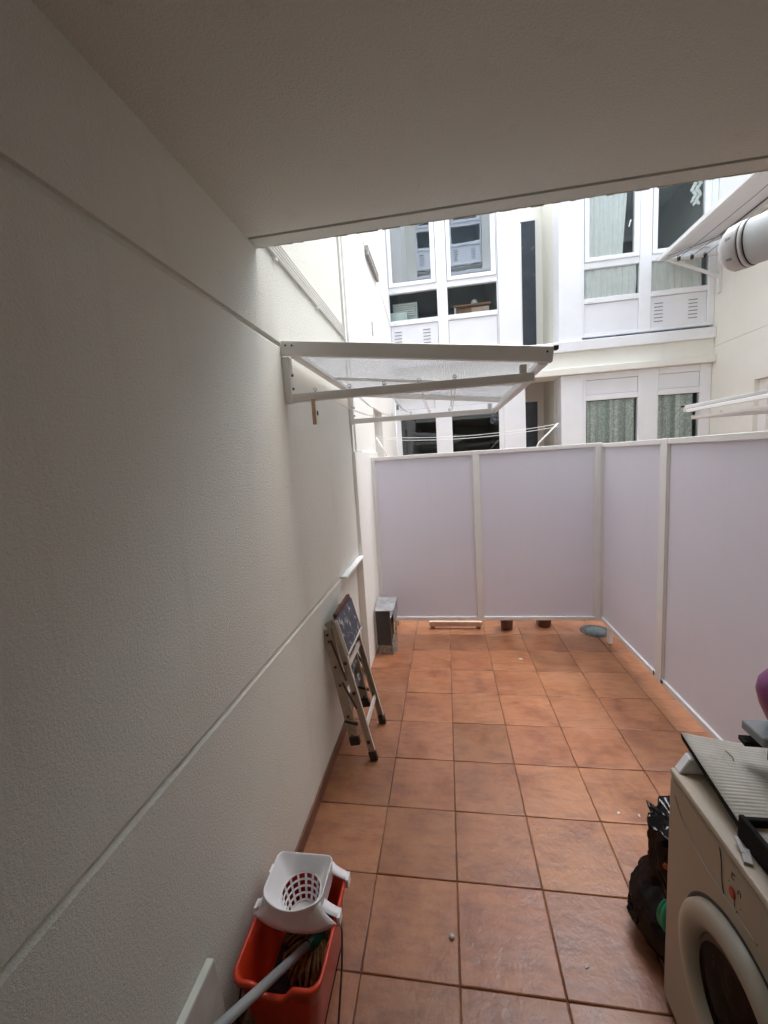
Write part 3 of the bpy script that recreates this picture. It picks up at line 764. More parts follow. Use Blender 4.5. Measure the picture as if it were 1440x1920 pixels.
# ------------------------------------------------------------------ curtains and what stands behind the panes
def curtain(label, mat, x0, x1, z0, z1, y, waves, amp, group='curtains behind the window panes', flare=0.0):
    b_ = MB(); ph = random.uniform(0, 6)
    def fn(u, v):
        x = x0 + (x1 - x0)*u; z = z0 + (z1 - z0)*v
        k = amp*(1.0 - 0.35*v)
        return (x + 0.012*math.sin(3*v + ph) * (1 - v) + flare*(1-v)*(u > 0.9), y + k*math.sin(u*waves*2*math.pi + ph) + 0.4*k*math.sin(u*waves*4.7*math.pi + 2*ph + v), z)
    b_.grid(fn, int(waves*16), 8)
    o = b_.build('curtain', mat, None); return tag(o, label, 'curtain', group)
curtain('pale curtain hanging in the left sash of the upper right bay', 'curtain_plain', 2.03, 2.50, 4.20, 4.998, YB + 0.032, 6, 0.011, flare=-0.04)
curtain('pale gathered curtain in the lower left pane of the upper right bay', 'curtain_plain', 1.985, 2.625, 3.692, 4.058, YB + 0.040, 7, 0.011)
curtain('pale curtain behind the lower right pane of the upper right bay', 'curtain_plain', 2.805, 3.41, 3.692, 4.058, YB + 0.042, 6, 0.010)
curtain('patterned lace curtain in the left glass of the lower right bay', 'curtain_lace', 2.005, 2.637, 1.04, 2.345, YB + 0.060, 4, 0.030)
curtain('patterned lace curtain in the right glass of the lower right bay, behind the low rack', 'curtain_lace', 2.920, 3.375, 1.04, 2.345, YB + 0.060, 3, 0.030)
o = MB(); o.beam((2.512, YB - 0.001, 4.52), (2.535, YB - 0.002, 4.60), 0.012, 0.012, (0, 1, 0)); o.build('sash_handle', 'pvc_white', wr)
# hanging ornament in the upper right sash
b_ = MB()
for k in range(9):
    a = k*0.7; c = Vector((3.325 + 0.02*math.sin(a*2.3), YB + 0.06, 4.98 - k*0.033))
    for s_ in (-1, 1):
        p0 = c; p1 = c + Vector((s_*0.045*(1 - k/14), -0.012, 0.022)); p2 = c + Vector((s_*0.035, 0.006, -0.028))
        b_.quad([p0, p1, p1*0.5 + p2*0.5 + Vector((s_*0.018, 0, 0)), p2])
b_.tube([(3.325, YB + 0.06, 4.70), (3.325, YB + 0.06, 5.04)], 0.003, 5)
tag(b_.build('leaf_garland', 'curtain_plain', None, solid=0.003), 'white leafy garland hanging in the right sash of the upper right bay', 'ornament')
# inner doorway seen through the upper right sash
dw = thing('inner_door', (3.05, YB + 1.5, 3.2), 'dark inner door seen through the right sash of the upper right bay', 'door')
part('door_frame', 'room_paint', dw, ((2.86, YB + 1.45, 3.2), (2.92, YB + 1.56, 5.05)), ((3.26, YB + 1.45, 3.2), (3.32, YB + 1.56, 5.05)), ((2.92, YB + 1.45, 4.98), (3.26, YB + 1.56, 5.05)))
part('door_leaf', 'room_dark', dw, ((2.921, YB + 1.50, 3.2), (3.259, YB + 1.56, 4.979)))
# objects behind the low panes of the upper left bay
hb = thing('louvred_cupboard', (-0.47, YB + 0.3, 3.18), 'small white louvred cupboard behind the lower left pane of the upper left bay', 'cupboard')
part('carcass', 'box_pale', hb, ((-0.66, YB + 0.30, 3.20), (-0.29, YB + 0.55, 4.03)))
for k in range(6): part('slat', 'pvc_white', hb, ((-0.64, YB + 0.275, 3.84 + k*0.031), (-0.32, YB + 0.298, 3.858 + k*0.031)))
tag(part('pale_box', 'box_pale', None, ((-0.68, YB + 0.10, 3.20), (-0.43, YB + 0.26, 3.84)), bevel=0.004), 'pale mint box standing in front of the louvred cupboard', 'box')
wb = thing('wooden_sideboard', (0.5, YB + 0.35, 3.18), 'brown wooden sideboard behind the lower right pane of the upper left bay', 'sideboard')
part('top', 'oak_box', wb, ((0.24, YB + 0.22, 3.86), (0.775, YB + 0.60, 3.885)))
part('carcass', 'oak_box', wb, ((0.28, YB + 0.27, 3.20), (0.755, YB + 0.58, 3.858)))
part('drawer_front', 'plank_wood', wb, ((0.50, YB + 0.255, 3.66), (0.75, YB + 0.268, 3.84)), bevel=0.003)
part('side_post', 'pvc_white', wb, ((0.25, YB + 0.24, 3.20), (0.278, YB + 0.275, 3.858)))
o = MB(); o.lathe([(0.02, 0), (0.045, 0.02), (0.05, 0.05), (0.035, 0.085), (0.012, 0.095)], (0.55, YB + 0.35, 3.886), 12, cap_top=True)
tag(o.build('round_jar', 'white_plastic', None), 'small round white jar on the brown sideboard behind glass', 'jar')

# ------------------------------------------------------------------ things by the back screen
gb = thing('metal_cover', (-0.56, 2.25, 0), 'torn grey sheet metal cover standing on mortar by the left wall', 'cover')
b_ = MB(); x0, x1, y0, y1, zt = -0.646, -0.482, 2.235, 2.318, 0.405
b_.box((x0 + 0.006, y0 + 0.006, 0.085), (x1 - 0.03, y0 + 0.0085, zt - 0.003)); b_.build('front_sheet', 'galv_shaded', gb)
b_ = MB()
# folded top sloping up to the back, and jagged side sheet
b_.quad([(x0, y0, zt), (x1, y0, zt), (x1 + 0.012, 2.45, zt + 0.05), (x0, 2.45, zt + 0.05)])
b_.bm.faces.ensure_lookup_table()
v = [(x1, y0, zt), (x1 + 0.012, 2.45, zt + 0.05), (x1 + 0.012, 2.44, 0.33), (x1 + 0.004, 2.38, 0.275), (x1 + 0.002, 2.33, 0.25), (x1 + 0.001, 2.27, 0.30), (x1, y0, 0.33)]
b_.bm.faces.new([b_.bm.verts.new(p) for p in v])
b_.build('top_sheet', 'galvanised', gb, solid=0.004)
b_ = MB(); v = [(x1 - 0.028, y0 + 0.012, 0.33), (x1 - 0.01, 2.31, 0.36), (x1 - 0.015, 2.31, 0.14), (x1 - 0.028, y0 + 0.02, 0.09)]
b_.bm.faces.new([b_.bm.verts.new(p) for p in v]); b_.build('inner_side', 'galv_shaded', gb, solid=0.003)
b_ = MB()
v = [(x1 - 0.022, y0 + 0.002, 0.0), (x1 + 0.01, 2.315, 0.004), (x1 + 0.014, 2.315, 0.28), (x1 - 0.002, 2.30, 0.20), (x1 - 0.016, 2.26, 0.16), (x1 - 0.024, y0 + 0.002, 0.11)]
b_.bm.faces.new([b_.bm.verts.new(p) for p in v]); b_.build('torn_side', 'mortar', gb, solid=0.006)
b_ = MB(); b_.box((x0 + 0.012, y0 + 0.012, 0.001), (x1 - 0.026, y1 - 0.004, 0.088))
bmesh.ops.subdivide_edges(b_.bm, edges=b_.bm.edges[:], cuts=4, use_grid_fill=True)
for vv in b_.bm.verts: vv.co += Vector((mnoise.noise(vv.co*40), mnoise.noise(vv.co*40 + Vector((9,0,0))), 0))*0.007
b_.build('mortar_base', 'mortar', gb)

ws = thing('wooden_batten', (0.05, 2.80, 0), 'pale wooden batten lying under the back screen', 'batten')
b_ = MB(); b_.beam((-0.202, 2.80, 0.050), (0.315, 2.80, 0.048), 0.036, 0.050); b_.build('wood', 'plank_wood', ws, bevel=0.002)
b_ = MB()
for k, (xx, ww, hh) in enumerate(((0.0, 0.012, 0.012), (0.018, 0.006, 0.016), (0.030, 0.012, 0.010), (0.050, 0.005, 0.016), (0.062, 0.010, 0.012), (0.078, 0.006, 0.014), (0.090, 0.010, 0.015))):
    b_.box((xx, 2.7808, 0.050 - hh/2), (xx + ww, 2.7818, 0.050 - hh/2 + 0.004)); b_.box((xx, 2.7808, 0.050 + hh/2 - 0.003), (xx + ww*0.6, 2.7818, 0.050 + hh/2))
b_.build_each('stamp', 'ink_soft', ws)
b_ = MB(); b_.box((-0.19, 2.795, 0.001), (-0.15, 2.815, 0.0245)); b_.box((0.26, 2.79, 0.001), (0.30, 2.815, 0.0225)); b_.build_each('spacer', 'oak_box', ws)

def pot(x, y, r, label):
    t = thing('plant_pot', (x, y, RZ + 0.002), label, 'plant pot', 'brown pots behind the back screen')
    b_ = MB(); b_.lathe([(r*0.82, RZ + 0.003), (r*0.86, RZ + 0.012), (r*1.02, RZ + 0.17), (r*1.08, RZ + 0.17), (r*1.08, RZ + 0.20), (r*0.98, RZ + 0.20), (r*0.94, RZ + 0.16)], (x, y, 0), 24)
    b_.build('pot_body', 'pot_brown', t)
    b_ = MB(); b_.lathe([(r*0.93, RZ + 0.165), (r*0.5, RZ + 0.172), (0.004, RZ + 0.175)], (x, y, 0), 16, cap_bot=False, cap_top=True); b_.build('soil', 'soil', t)
pot(0.555, 2.80, 0.064, 'brown flower pot behind the screen, nearer the wooden batten')
pot(0.925, 2.865, 0.068, 'brown flower pot behind the screen, nearer the round drain')

dr = thing('floor_drain', (1.367, 2.746, 0), 'round grey drain cover with a ring of slots under the corner of the screens', 'drain')
dc = Vector((1.355, 2.745, 0.002)); q_ = 1.25
b_ = MB(); b_.lathe([(0.108*q_, 0), (0.104*q_, 0.005), (0.098*q_, 0.005), (0.097*q_, 0.002)], dc, 40); b_.build('rim', 'drain_metal', dr)
b_ = MB(); b_.lathe([(0.097*q_, 0.0022), (0.001, 0.0022)], dc, 40, cap_bot=False); b_.build('shaft', 'dark_gap', dr)
b_ = MB(); b_.lathe([(0.066*q_, 0.003), (0.064*q_, 0.006), (0.001, 0.006)], dc, 40, cap_bot=False); b_.build('disc', 'drain_disc', dr)
b_ = MB()
for k in range(16):
    a = k*2*math.pi/16; q = Vector((math.cos(a), math.sin(a), 0))
    b_.beam(dc + q*0.065*q_ + Vector((0,0,0.0042)), dc + q*0.0975*q_ + Vector((0,0,0.0042)), 0.013, 0.003)
b_.build_each('spoke', 'drain_disc', dr)

# ------------------------------------------------------------------ folded step ladder
ld = thing('step_ladder', (-0.55, 1.13, 0), 'worn beige folding step ladder with paint splashed deck, leaning on the left wall', 'step ladder')
ya, yb = 0.965, 1.305
def fr(z): return Vector((-0.453 - (0.177/0.836)*z, 0, z))
def rr_(z): return Vector((-0.556 - (0.118/0.70)*(z - 0.10), 0, z))
nrm = Vector((0.978, 0, 0.207))
def rail(f, z0, z1, y, w, t, name, mat, sgn):
    p = f(z0) + Vector((0, y, 0)); q = f(z1) + Vector((0, y, 0)); up = nrm
    b_ = MB(); b_.beam(p, q, t, w, up)
    # lips of the channel
    for e in (-1, 1): b_.beam(p + up*e*(w/2 - 0.0015) + Vector((0, sgn*0.011, 0)), q + up*e*(w/2 - 0.0015) + Vector((0, sgn*0.011, 0)), 0.018, 0.003, up)
    return b_.build(name, mat, ld, bevel=0.0015)
for y, sg_ in ((ya, 1), (yb, -1)):
    a = rail(fr, 0.035, 0.83, y, 0.036, 0.004, 'front_rail', 'ladder_paint', sg_)
    c = rail(rr_, 0.135 if y == ya else 0.15, 0.80, y - sg_*0.006, 0.056, 0.004, 'rear_rail', 'ladder_paint', sg_)
    b_ = MB(); b_.beam(fr(0.0015) + Vector((0, y + sg_*0.006, 0.001)), fr(0.06) + Vector((0, y + sg_*0.006, 0)), 0.026, 0.046, nrm); b_.build('foot_cap', 'rubber', ld, bevel=0.004)
    z = 0.10 if y == ya else 0.115
    b_ = MB(); b_.beam(rr_(z) + Vector((0, y, 0)), rr_(z + 0.055) + Vector((0, y, 0)), 0.03, 0.058, nrm); b_.build('foot_cap', 'rubber', ld, bevel=0.005)
    # bright worn front edge
    b_ = MB(); b_.beam(fr(0.06) + nrm*0.0192 + Vector((0, y + sg_*0.008, 0)), fr(0.66) + nrm*0.0192 + Vector((0, y + sg_*0.008, 0)), 0.012, 0.0015, nrm); b_.build('worn_edge', 'ladder_edge', ld)
    b_ = MB()
    for z in (0.12, 0.42, 0.60): b_.lathe([(0.010, -0.007), (0.011, -0.003), (0.008, 0.0)], fr(z) + Vector((0, y - sg_*0.0025 - (0.0 if sg_ > 0 else -0.007), 0)), 10, ax='y', cap_top=True)
    for z in (0.28, 0.47, 0.58, 0.73, 0.77): b_.lathe([(0.008, -0.005), (0.009, -0.002), (0.007, 0.0)], rr_(z) + Vector((0, y - sg_*0.0095, 0)), 8, ax='y', cap_top=True)
    b_.build_each('rivet', 'rust', ld)
    # folding stay between the frames
    b_ = MB(); b_.beam(rr_(0.74) + Vector((0.012, y - sg_*0.012, 0)), rr_(0.50) + Vector((0.045, y - sg_*0.012, 0)), 0.003, 0.012, nrm); b_.beam(rr_(0.50) + Vector((0.02, y - sg_*0.013, -0.01)), fr(0.33) + Vector((-0.01, y - sg_*0.010, 0)), 0.003, 0.012, nrm); b_.build_each('stay', 'rust', ld)
    b_ = MB(); b_.beam(rr_(0.245) + Vector((-0.03, y - sg_*0.005, 0.004)), rr_(0.235) + Vector((0.045, y - sg_*0.005, -0.004)), 0.014, 0.014, (0, 1, 0)); b_.build('lock_hook', 'rubber', ld)
# hinge plate at the top
b_ = MB()
for y, e in ((ya, 0.018), (yb, -0.018)): b_.beam(rr_(0.80) + Vector((-0.004, y + e, 0.0)), fr(0.83) + Vector((0.0, y + e, 0.0)), 0.003, 0.05, (0, 0, 1))
b_.build_each('hinge_plate', 'ladder_paint', ld, bevel=0.001)
# deck in folded position
dk = MB()
p0 = fr(0.655) + nrm*0.027; p1 = fr(0.855) + nrm*0.020
def deckp(u, v):
    y = ya - 0.012 + (yb - ya + 0.020)*u; p = p0.lerp(p1, v); return (p.x, y, p.z)
dk.grid(deckp, 4, 3, False)
deck = dk.build('deck', 'ladder_deck', ld, solid=0.014)
b_ = MB(); b_.beam(p0 + Vector((0.004, ya - 0.016, -0.004)), p0 + Vector((0.004, yb + 0.012, -0.004)), 0.008, 0.022, nrm); b_.beam(p0 + Vector((0.004, ya - 0.018, 0)), p1 + Vector((0.004, ya - 0.018, 0)), 0.007, 0.018, nrm); b_.build('edge_strip', 'ladder_edge', deck)
b_ = MB(); b_.beam(p1 + Vector((-0.01, ya + 0.02, 0.004)), p1 + Vector((-0.01, yb, 0.012)), 0.03, 0.02, nrm); b_.build('torn_edge', 'rust', deck)
# steps
for z in (0.195, 0.565):
    b_ = MB(); b_.beam(fr(z) + Vector((0.0, ya + 0.003, 0)), fr(z) + Vector((0.0, yb - 0.003, 0)), 0.03, 0.012, nrm); b_.build('step', 'ladder_edge', ld, bevel=0.002)
for z, mm in ((0.46, 'ladder_deck'), (0.34, 'ladder_deck')):
    b_ = MB(); b_.beam(rr_(z) + Vector((0.012, ya + 0.02, 0)), rr_(z) + Vector((0.012, yb - 0.02, 0)), 0.012, 0.075 if z > 0.4 else 0.05, (-0.2, 0, 1)); b_.build('rear_step', mm, ld, bevel=0.002)

# ------------------------------------------------------------------ mop bucket
BX, BY = -0.513, -0.068
bk = thing('mop_bucket', (BX, BY, 0), 'red plastic mop bucket with wire handle beside the left wall', 'bucket')
def rrect(hw, hd, r, n=5, cx=0, cy=0):
    pts = []
    for sx, sy, a0 in ((1, 1, 0), (-1, 1, 90), (-1, -1, 180), (1, -1, 270)):
        for i in range(n + 1):
            a = R(a0 + 90*i/n); pts.append((cx + sx*(hw - r) + r*math.cos(a), cy + sy*(hd - r) + r*math.sin(a)))
    return pts
def densify(pts, k=3):
    o = []
    for i in range(len(pts)):
        a = pts[i]; b_ = pts[(i+1) % len(pts)]; L = math.hypot(b_[0]-a[0], b_[1]-a[1]); n = max(1, int(L/0.012))
        for j in range(n): o.append((a[0] + (b_[0]-a[0])*j/n, a[1] + (b_[1]-a[1])*j/n))
    return o
base = densify(rrect(1, 1, 0.35))
prof2 = densify(rrect(0.128, 0.170, 0.035))
NB = len(prof2)
def notch(x, y):                      # pouring lip in the near rim
    if y > -0.135: return 0.0
    t = abs(x + 0.003) / 0.045
    return -0.034 * (1 / (1 + math.exp((t - 1.0)*9)))
b_ = MB(); rings = []
def lvl(z, k, e=0.0, useN=1.0):
    ring = []
    for x, y in prof2:
        xx, yy = x*k, y*k
        L = math.hypot(x, y); xx += e*x/L; yy += e*y/L
        ring.append(b_.bm.verts.new((BX + xx, BY + yy, z + useN*notch(x, y))))
    rings.append(ring)
H = 0.285
lvl(0.004, 0.74, 0, 0); lvl(0.012, 0.77, 0, 0); lvl(0.20, 0.93, 0, 0); lvl(H - 0.018, 0.985, 0, 1); lvl(H - 0.016, 1.0, 0.008, 1); lvl(H - 0.004, 1.0, 0.009, 1); lvl(H, 1.0, 0.005, 1); lvl(H, 0.99, 0.0, 1); lvl(H - 0.004, 0.965, 0.0, 1); lvl(0.2, 0.905, 0, 0); lvl(0.016, 0.75, 0, 0)
for A, B in zip(rings, rings[1:]):
    for k in range(NB): f = b_.bm.faces.new((A[k], A[(k+1)%NB], B[(k+1)%NB], B[k])); f.smooth = True
b_.bm.faces.new(rings[0][::-1]); b_.bm.faces.new(rings[-1])
b_.build('bucket_body', 'red_plastic', bk)
b_ = MB()
hp = [(BX + 0.139, BY + 0.03, 0.262), (BX + 0.152, BY + 0.0, 0.252), (BX + 0.160, BY - 0.05, 0.20), (BX + 0.160, BY - 0.12, 0.10), (BX + 0.150, BY - 0.175, 0.035), (BX + 0.10, BY - 0.205, 0.010), (BX, BY - 0.215, 0.006), (BX - 0.09, BY - 0.205, 0.010), (BX - 0.135, BY - 0.175, 0.055), (BX - 0.150, BY - 0.12, 0.12), (BX - 0.150, BY - 0.03, 0.235), (BX - 0.139, BY + 0.03, 0.262)]
b_.tube(hp, 0.0032, 7); b_.build('wire_handle', 'wire_black', bk)

wz = thing('mop_wringer', (BX, BY + 0.1, 0.28), 'white wringer basket clipped on the red mop bucket', 'wringer')
WCY = 0.008; WZ = 0.356
top = densify(rrect(0.100, 0.072, 0.02, cx=BX - 0.010, cy=WCY))
# near side of the mouth bulges towards the viewer
def bulge(p):
    x, y = p
    if y < WCY:
        t = (x - (BX - 0.010))/0.100
        y -= 0.042*max(0, 1 - t*t)*((WCY - y)/0.072)
    return (x, y)
top = [bulge(p) for p in top]; NT = len(top)
ccx, ccy = BX - 0.006, WCY - 0.005
def circ(r, z): 
    o = []
    for x, y in top:
        a = math.atan2(y - ccy, x - ccx); o.append((ccx + r*math.cos(a), ccy + r*math.sin(a), z))
    return o
b_ = MB(); rs = []
def addring(pts): rs.append([b_.bm.verts.new(p) for p in pts])
def scale(k, z): return [(ccx + (x - ccx)*k, ccy + (y - ccy)*k, z) for x, y in top]
addring(scale(1.0, H + 0.006)); addring(scale(1.0, WZ - 0.006)); addring(scale(1.015, WZ - 0.003)); addring(scale(1.0, WZ)); addring(scale(0.975, WZ - 0.001)); addring(scale(0.95, WZ - 0.008)); 
addring([tuple(Vector(a).lerp(Vector(c), 0.55)) for a, c in zip(scale(0.94, WZ - 0.012), circ(0.066, WZ - 0.062))]); addring(circ(0.067, WZ - 0.064))
for A, B in zip(rs, rs[1:]):
    for k in range(NT): f = b_.bm.faces.new((A[k], A[(k+1)%NT], B[(k+1)%NT], B[k])); f.smooth = True
b_.build('funnel', 'white_plastic', wz, solid=0.0)
# perforated basket: lattice of ribs and hoops
b_ = MB(); nr, nh = 15, 4; z0, z1 = WZ - 0.064, WZ - 0.150; r0, r1 = 0.067, 0.046
for k in range(nr):
    a = 2*math.pi*k/nr
    b_.beam((ccx + r0*math.cos(a), ccy + r0*math.sin(a), z0), (ccx + r1*math.cos(a), ccy + r1*math.sin(a), z1), 0.0075, 0.003, (math.cos(a), math.sin(a), 0.2))
for h in range(nh + 1):
    t = h/nh; r = r0 + (r1 - r0)*t; z = z0 + (z1 - z0)*t
    b_.tube([(ccx + r*math.cos(a), ccy + r*math.sin(a), z) for a in [2*math.pi*i/30 for i in range(30)]], 0.0033, 6, closed=True)
b_.lathe([(r1 + 0.003, z1 - 0.003), (0.012, z1 - 0.004)], (ccx, ccy, 0), 24, cap_bot=False); b_.lathe([(0.0125, z1 - 0.004), (0.007, z1 - 0.004)], (ccx, ccy, 0), 12, cap_bot=False)
b_.build('basket', 'white_plastic', wz)
# apron down to the rim in front and the four clip wings
b_ = MB()
def apron(u, v):
    w = (u - 0.5)*2
    xt = ccx - 0.004 + w*0.097; yt = WCY - 0.070 - 0.040*max(0, 1 - w*w); zt_ = WZ - 0.006 - 0.006*w*w
    xb = BX + w*0.1375; yb_ = -0.078 - 0.012*(1 - w*w); zb = H + 0.006 - 0.034*(1 - abs(w)**3)
    k = v**0.8
    return (xt + (xb - xt)*(v**1.6), yt + (yb_ - yt)*v, zt_ + (zb - zt_)*k)
b_.grid(apron, 16, 6)
b_.build('apron', 'white_plastic', wz, solid=0.004)
b_ = MB()
for sx in (-1, 1):
    for yy in (-0.048, 0.068):
        xo = BX + sx*0.140; xi = ccx + sx*0.090
        b_.grid(lambda u, v, sx=sx, yy=yy, xo=xo, xi=xi: (xi + (xo - xi)*u, yy - 0.016*(1 - 0.2*u) + 0.034*v*(1 - 0.2*u), WZ - 0.03 + (H + 0.006 - WZ + 0.03)*(u**0.6)), 6, 2)
        b_.box((xo - 0.004, yy - 0.014, H - 0.022), (xo + 0.004, yy + 0.014, H + 0.008))
b_.build_each('clip', 'white_plastic', wz, solid=0.0035)

dwt = MB(); dwt.extrude([(p[0]*0.80, p[1]*0.80) for p in [(x, y) for x, y in rrect(0.126, 0.168, 0.035)]], 'z', 0.017, 0.062)
for vv in dwt.bm.verts: vv.co.x += BX; vv.co.y += BY
tag(dwt.build('shade_block', 'shade_block', None), 'dark block added in the bottom of the red mop bucket to darken its inside', 'shade block')  # added dark filling that puts shade into the bucket's inside
mp_ = thing('mop', (-0.46, 0.0, 0.03), 'grey handled mop with yellowish strands soaking in the red bucket', 'mop')
h0 = Vector((-0.492, -0.045, 0.150)); h1 = Vector((-0.515, -0.232, 0.302)); dd = (h1 - h0).normalized()
b_ = MB(); b_.tube([h0 - dd*0.02, h0 + dd*0.72], 0.0125, 16); b_.build('handle', 'grey_tube', mp_)
b_ = MB(); b_.tube([h0 - dd*0.10, h0 - dd*0.075, h0 - dd*0.03, h0 + dd*0.01], [0.036, 0.034, 0.020, 0.016], 16); b_.build('socket', 'green_plastic', mp_)
b_ = MB(); hc = h0 - dd*0.09
for k in range(150):
    a = random.uniform(0, 6.283); r1_ = random.uniform(0.03, 0.11); q = Vector((math.cos(a)*r1_, math.sin(a)*r1_*1.0, 0))
    e = hc + q + Vector((0.005, -0.03, random.uniform(-0.055, 0.035)))
    e.x = min(max(e.x, BX - 0.085), BX + 0.085); e.y = min(max(e.y, BY - 0.13), BY + 0.13); e.z = max(e.z, 0.035)
    e2 = e + Vector((math.sin(a*3)*0.02, math.cos(a*2)*0.02, -0.05)); e2.z = max(0.026, e2.z); e2.x = min(max(e2.x, BX - 0.085), BX + 0.085); e2.y = min(max(e2.y, BY - 0.13), BY + 0.13)
    b_.tube([hc + q*0.15, hc + q*0.6 + Vector((0, 0, 0.015)), e, e2], [0.005, 0.006, 0.0055, 0.004], 6)
s_ = b_.build('strands', 'mop_yarn', mp_); s_['kind'] = 'stuff'

# marble slab leaning on the wall
ms = thing('stone_slab', (-0.66, -0.5, 0), 'grey marble slab leaning on the left wall in the near corner', 'slab')
b_ = MB(); b_.extrude([(-0.652, 0.002), (-0.630, 0.002), (-0.667, 0.378), (-0.688, 0.378)], 'y', -0.95, -0.262); b_.build('slab_face', 'marble', ms, bevel=0.002)
b_ = MB(); b_.extrude([(-0.6665, 0.3787), (-0.6875, 0.3787), (-0.6875, 0.384), (-0.668, 0.384)], 'y', -0.949, -0.263); b_.build('sawn_edge', 'marble_edge', ms)

# ------------------------------------------------------------------ washing machine and what lies on it
wm = thing('washing_machine', (0.92, -0.25, 0), 'old beige front loading washing machine at the right edge', 'washing machine')
MX, MY0, MY1, MZ = 0.628, -0.55, 0.045, 0.772
b_ = MB(); b_.box((MX, MY0, 0.02), (1.20, MY1, MZ)); b_.build('body', 'enamel', wm, bevel=0.008, seg=2)
b_ = MB(); b_.box((MX + 0.004, MY0 + 0.004, MZ - 0.004), (1.196, MY1 - 0.004, MZ + 0.004)); b_.build('lid_gap', 'dark_gap', wm)
b_ = MB(); b_.box((MX - 0.003, MY0 - 0.002, MZ + 0.0042), (1.205, MY1 - 0.004, MZ + 0.026)); b_.build('lid', 'enamel_lid', wm, bevel=0.007, seg=2)
for x in (0.68, 1.14):
    for y in (-0.5, -0.02):
        b_ = MB(); b_.lathe([(0.02, 0.0), (0.022, 0.012), (0.014, 0.022)], (x, y, 0.0005), 10); b_.build('foot', 'rubber', wm)
dcY, dcZ, dR = -0.262, 0.415, 0.205
def circx(r, x): return [(x, dcY + r*math.cos(a), dcZ + r*math.sin(a)) for a in [2*math.pi*i/48 for i in range(48)]]
def ringlathe(mb, prof): mb.lathe([(r, x) for r, x in prof], (0, dcY, dcZ), 56, cap_bot=False, ax='x')
b_ = MB(); ringlathe(b_, [(dR + 0.010, MX + 0.001), (dR + 0.010, MX - 0.001), (dR + 0.001, MX - 0.001)]); b_.build('door_shadow_gap', 'dark_gap', wm)
b_ = MB(); ringlathe(b_, [(dR, MX - 0.0005), (dR - 0.002, MX - 0.016), (dR - 0.012, MX - 0.026), (dR - 0.04, MX - 0.029), (dR - 0.056, MX - 0.022), (dR - 0.064, MX - 0.008), (dR - 0.066, MX - 0.0012)])
door = b_.build('door', 'door_ring', wm)
b_ = MB(); ringlathe(b_, [(dR - 0.066, MX - 0.004), (dR - 0.08, MX - 0.012), (dR - 0.09, MX - 0.002)]); b_.build('seal', 'rubber_seal', door)
b_ = MB(); ringlathe(b_, [(dR - 0.078, MX - 0.0105), (0.085, MX - 0.018), (0.05, MX - 0.022), (0.001, MX - 0.0235)]); b_.build('porthole', 'porthole_glass', door)
b_ = MB(); ringlathe(b_, [(dR - 0.088, MX - 0.002), (0.001, MX - 0.0022)]); b_.build('drum', 'dark_gap', door)
# pressed crease sweeping under the controls, seams and print of the fascia
def on_face(pts, r=0.0016, n=5):
    b2 = MB(); b2.tube([(MX - 0.0008, y, z) for y, z in pts], r, n); return b2
def cat(pts, n=8):
    o = []
    for i in range(len(pts) - 1):
        p0 = pts[max(i-1, 0)]; p1 = pts[i]; p2 = pts[i+1]; p3 = pts[min(i+2, len(pts)-1)]
        for j in range(n):
            t = j/n; o.append(tuple(0.5*(2*p1[k] + (p2[k]-p0[k])*t + (2*p0[k]-5*p1[k]+4*p2[k]-p3[k])*t*t + (3*p1[k]-p0[k]-3*p2[k]+p3[k])*t**3) for k in range(2)))
    return o + [tuple(pts[-1])]
on_face(cat([(0.015, 0.728), (-0.03, 0.690), (-0.10, 0.665), (-0.18, 0.662), (-0.30, 0.668)]), 0.0022).build('crease', 'enamel', wm)
on_face(cat([(-0.175, 0.766), (-0.183, 0.735), (-0.187, 0.695), (-0.196, 0.665)]), 0.0010).build('fascia_seam', 'ink', wm)
b_ = MB(); b_.lathe([(0.011, 0.0), (0.010, -0.002), (0.007, -0.003)], (MX - 0.0006, -0.222, 0.700), 18, ax='x', cap_top=True)
for vv in b_.bm.verts: vv.co.z = 0.700 + (vv.co.z - 0.700)*1.2
b_.build('red_knob', 'red_label', wm)
def glyph(y, z, kind, s=0.0065):
    b2 = MB()
    if kind == 'c': pts = [(y - s*0.6, z + s), (y + s*0.6, z + s), (y + s*0.7, z - s), (y - s*0.5, z - s)]
    elif kind == 'n': pts = [(y + s*0.6, z - s), (y + s*0.6, z + s*0.6), (y, z + s), (y - s*0.6, z + s*0.5), (y - s*0.6, z - s)]
    else: pts = [(y, z), (y, z + 0.003)]
    b2.tube([(MX - 0.0006, a, c) for a, c in pts], 0.0007, 5); return b2.build('print_mark', 'ink', wm)
glyph(-0.222, 0.742, 'c'); glyph(-0.243, 0.722, 'n'); glyph(-0.210, 0.716, 'dot'); glyph(-0.240, 0.668, 'c', 0.004); glyph(-0.250, 0.690, 'dot')
on_face([(-0.226, 0.705), (-0.232, 0.675)], 0.0008).build('print_mark', 'ink', wm)

# white block at the back of the lid
LT = MZ + 0.0265
b_ = MB(); b_.extrude([(0.636, LT), (0.80, LT), (0.79, LT + 0.048), (0.664, LT + 0.048)], 'y', 0.012, 0.040)
tag(b_.build('white_block', 'white_plastic', None, bevel=0.003), 'small white plastic block at the back of the washing machine top', 'block')

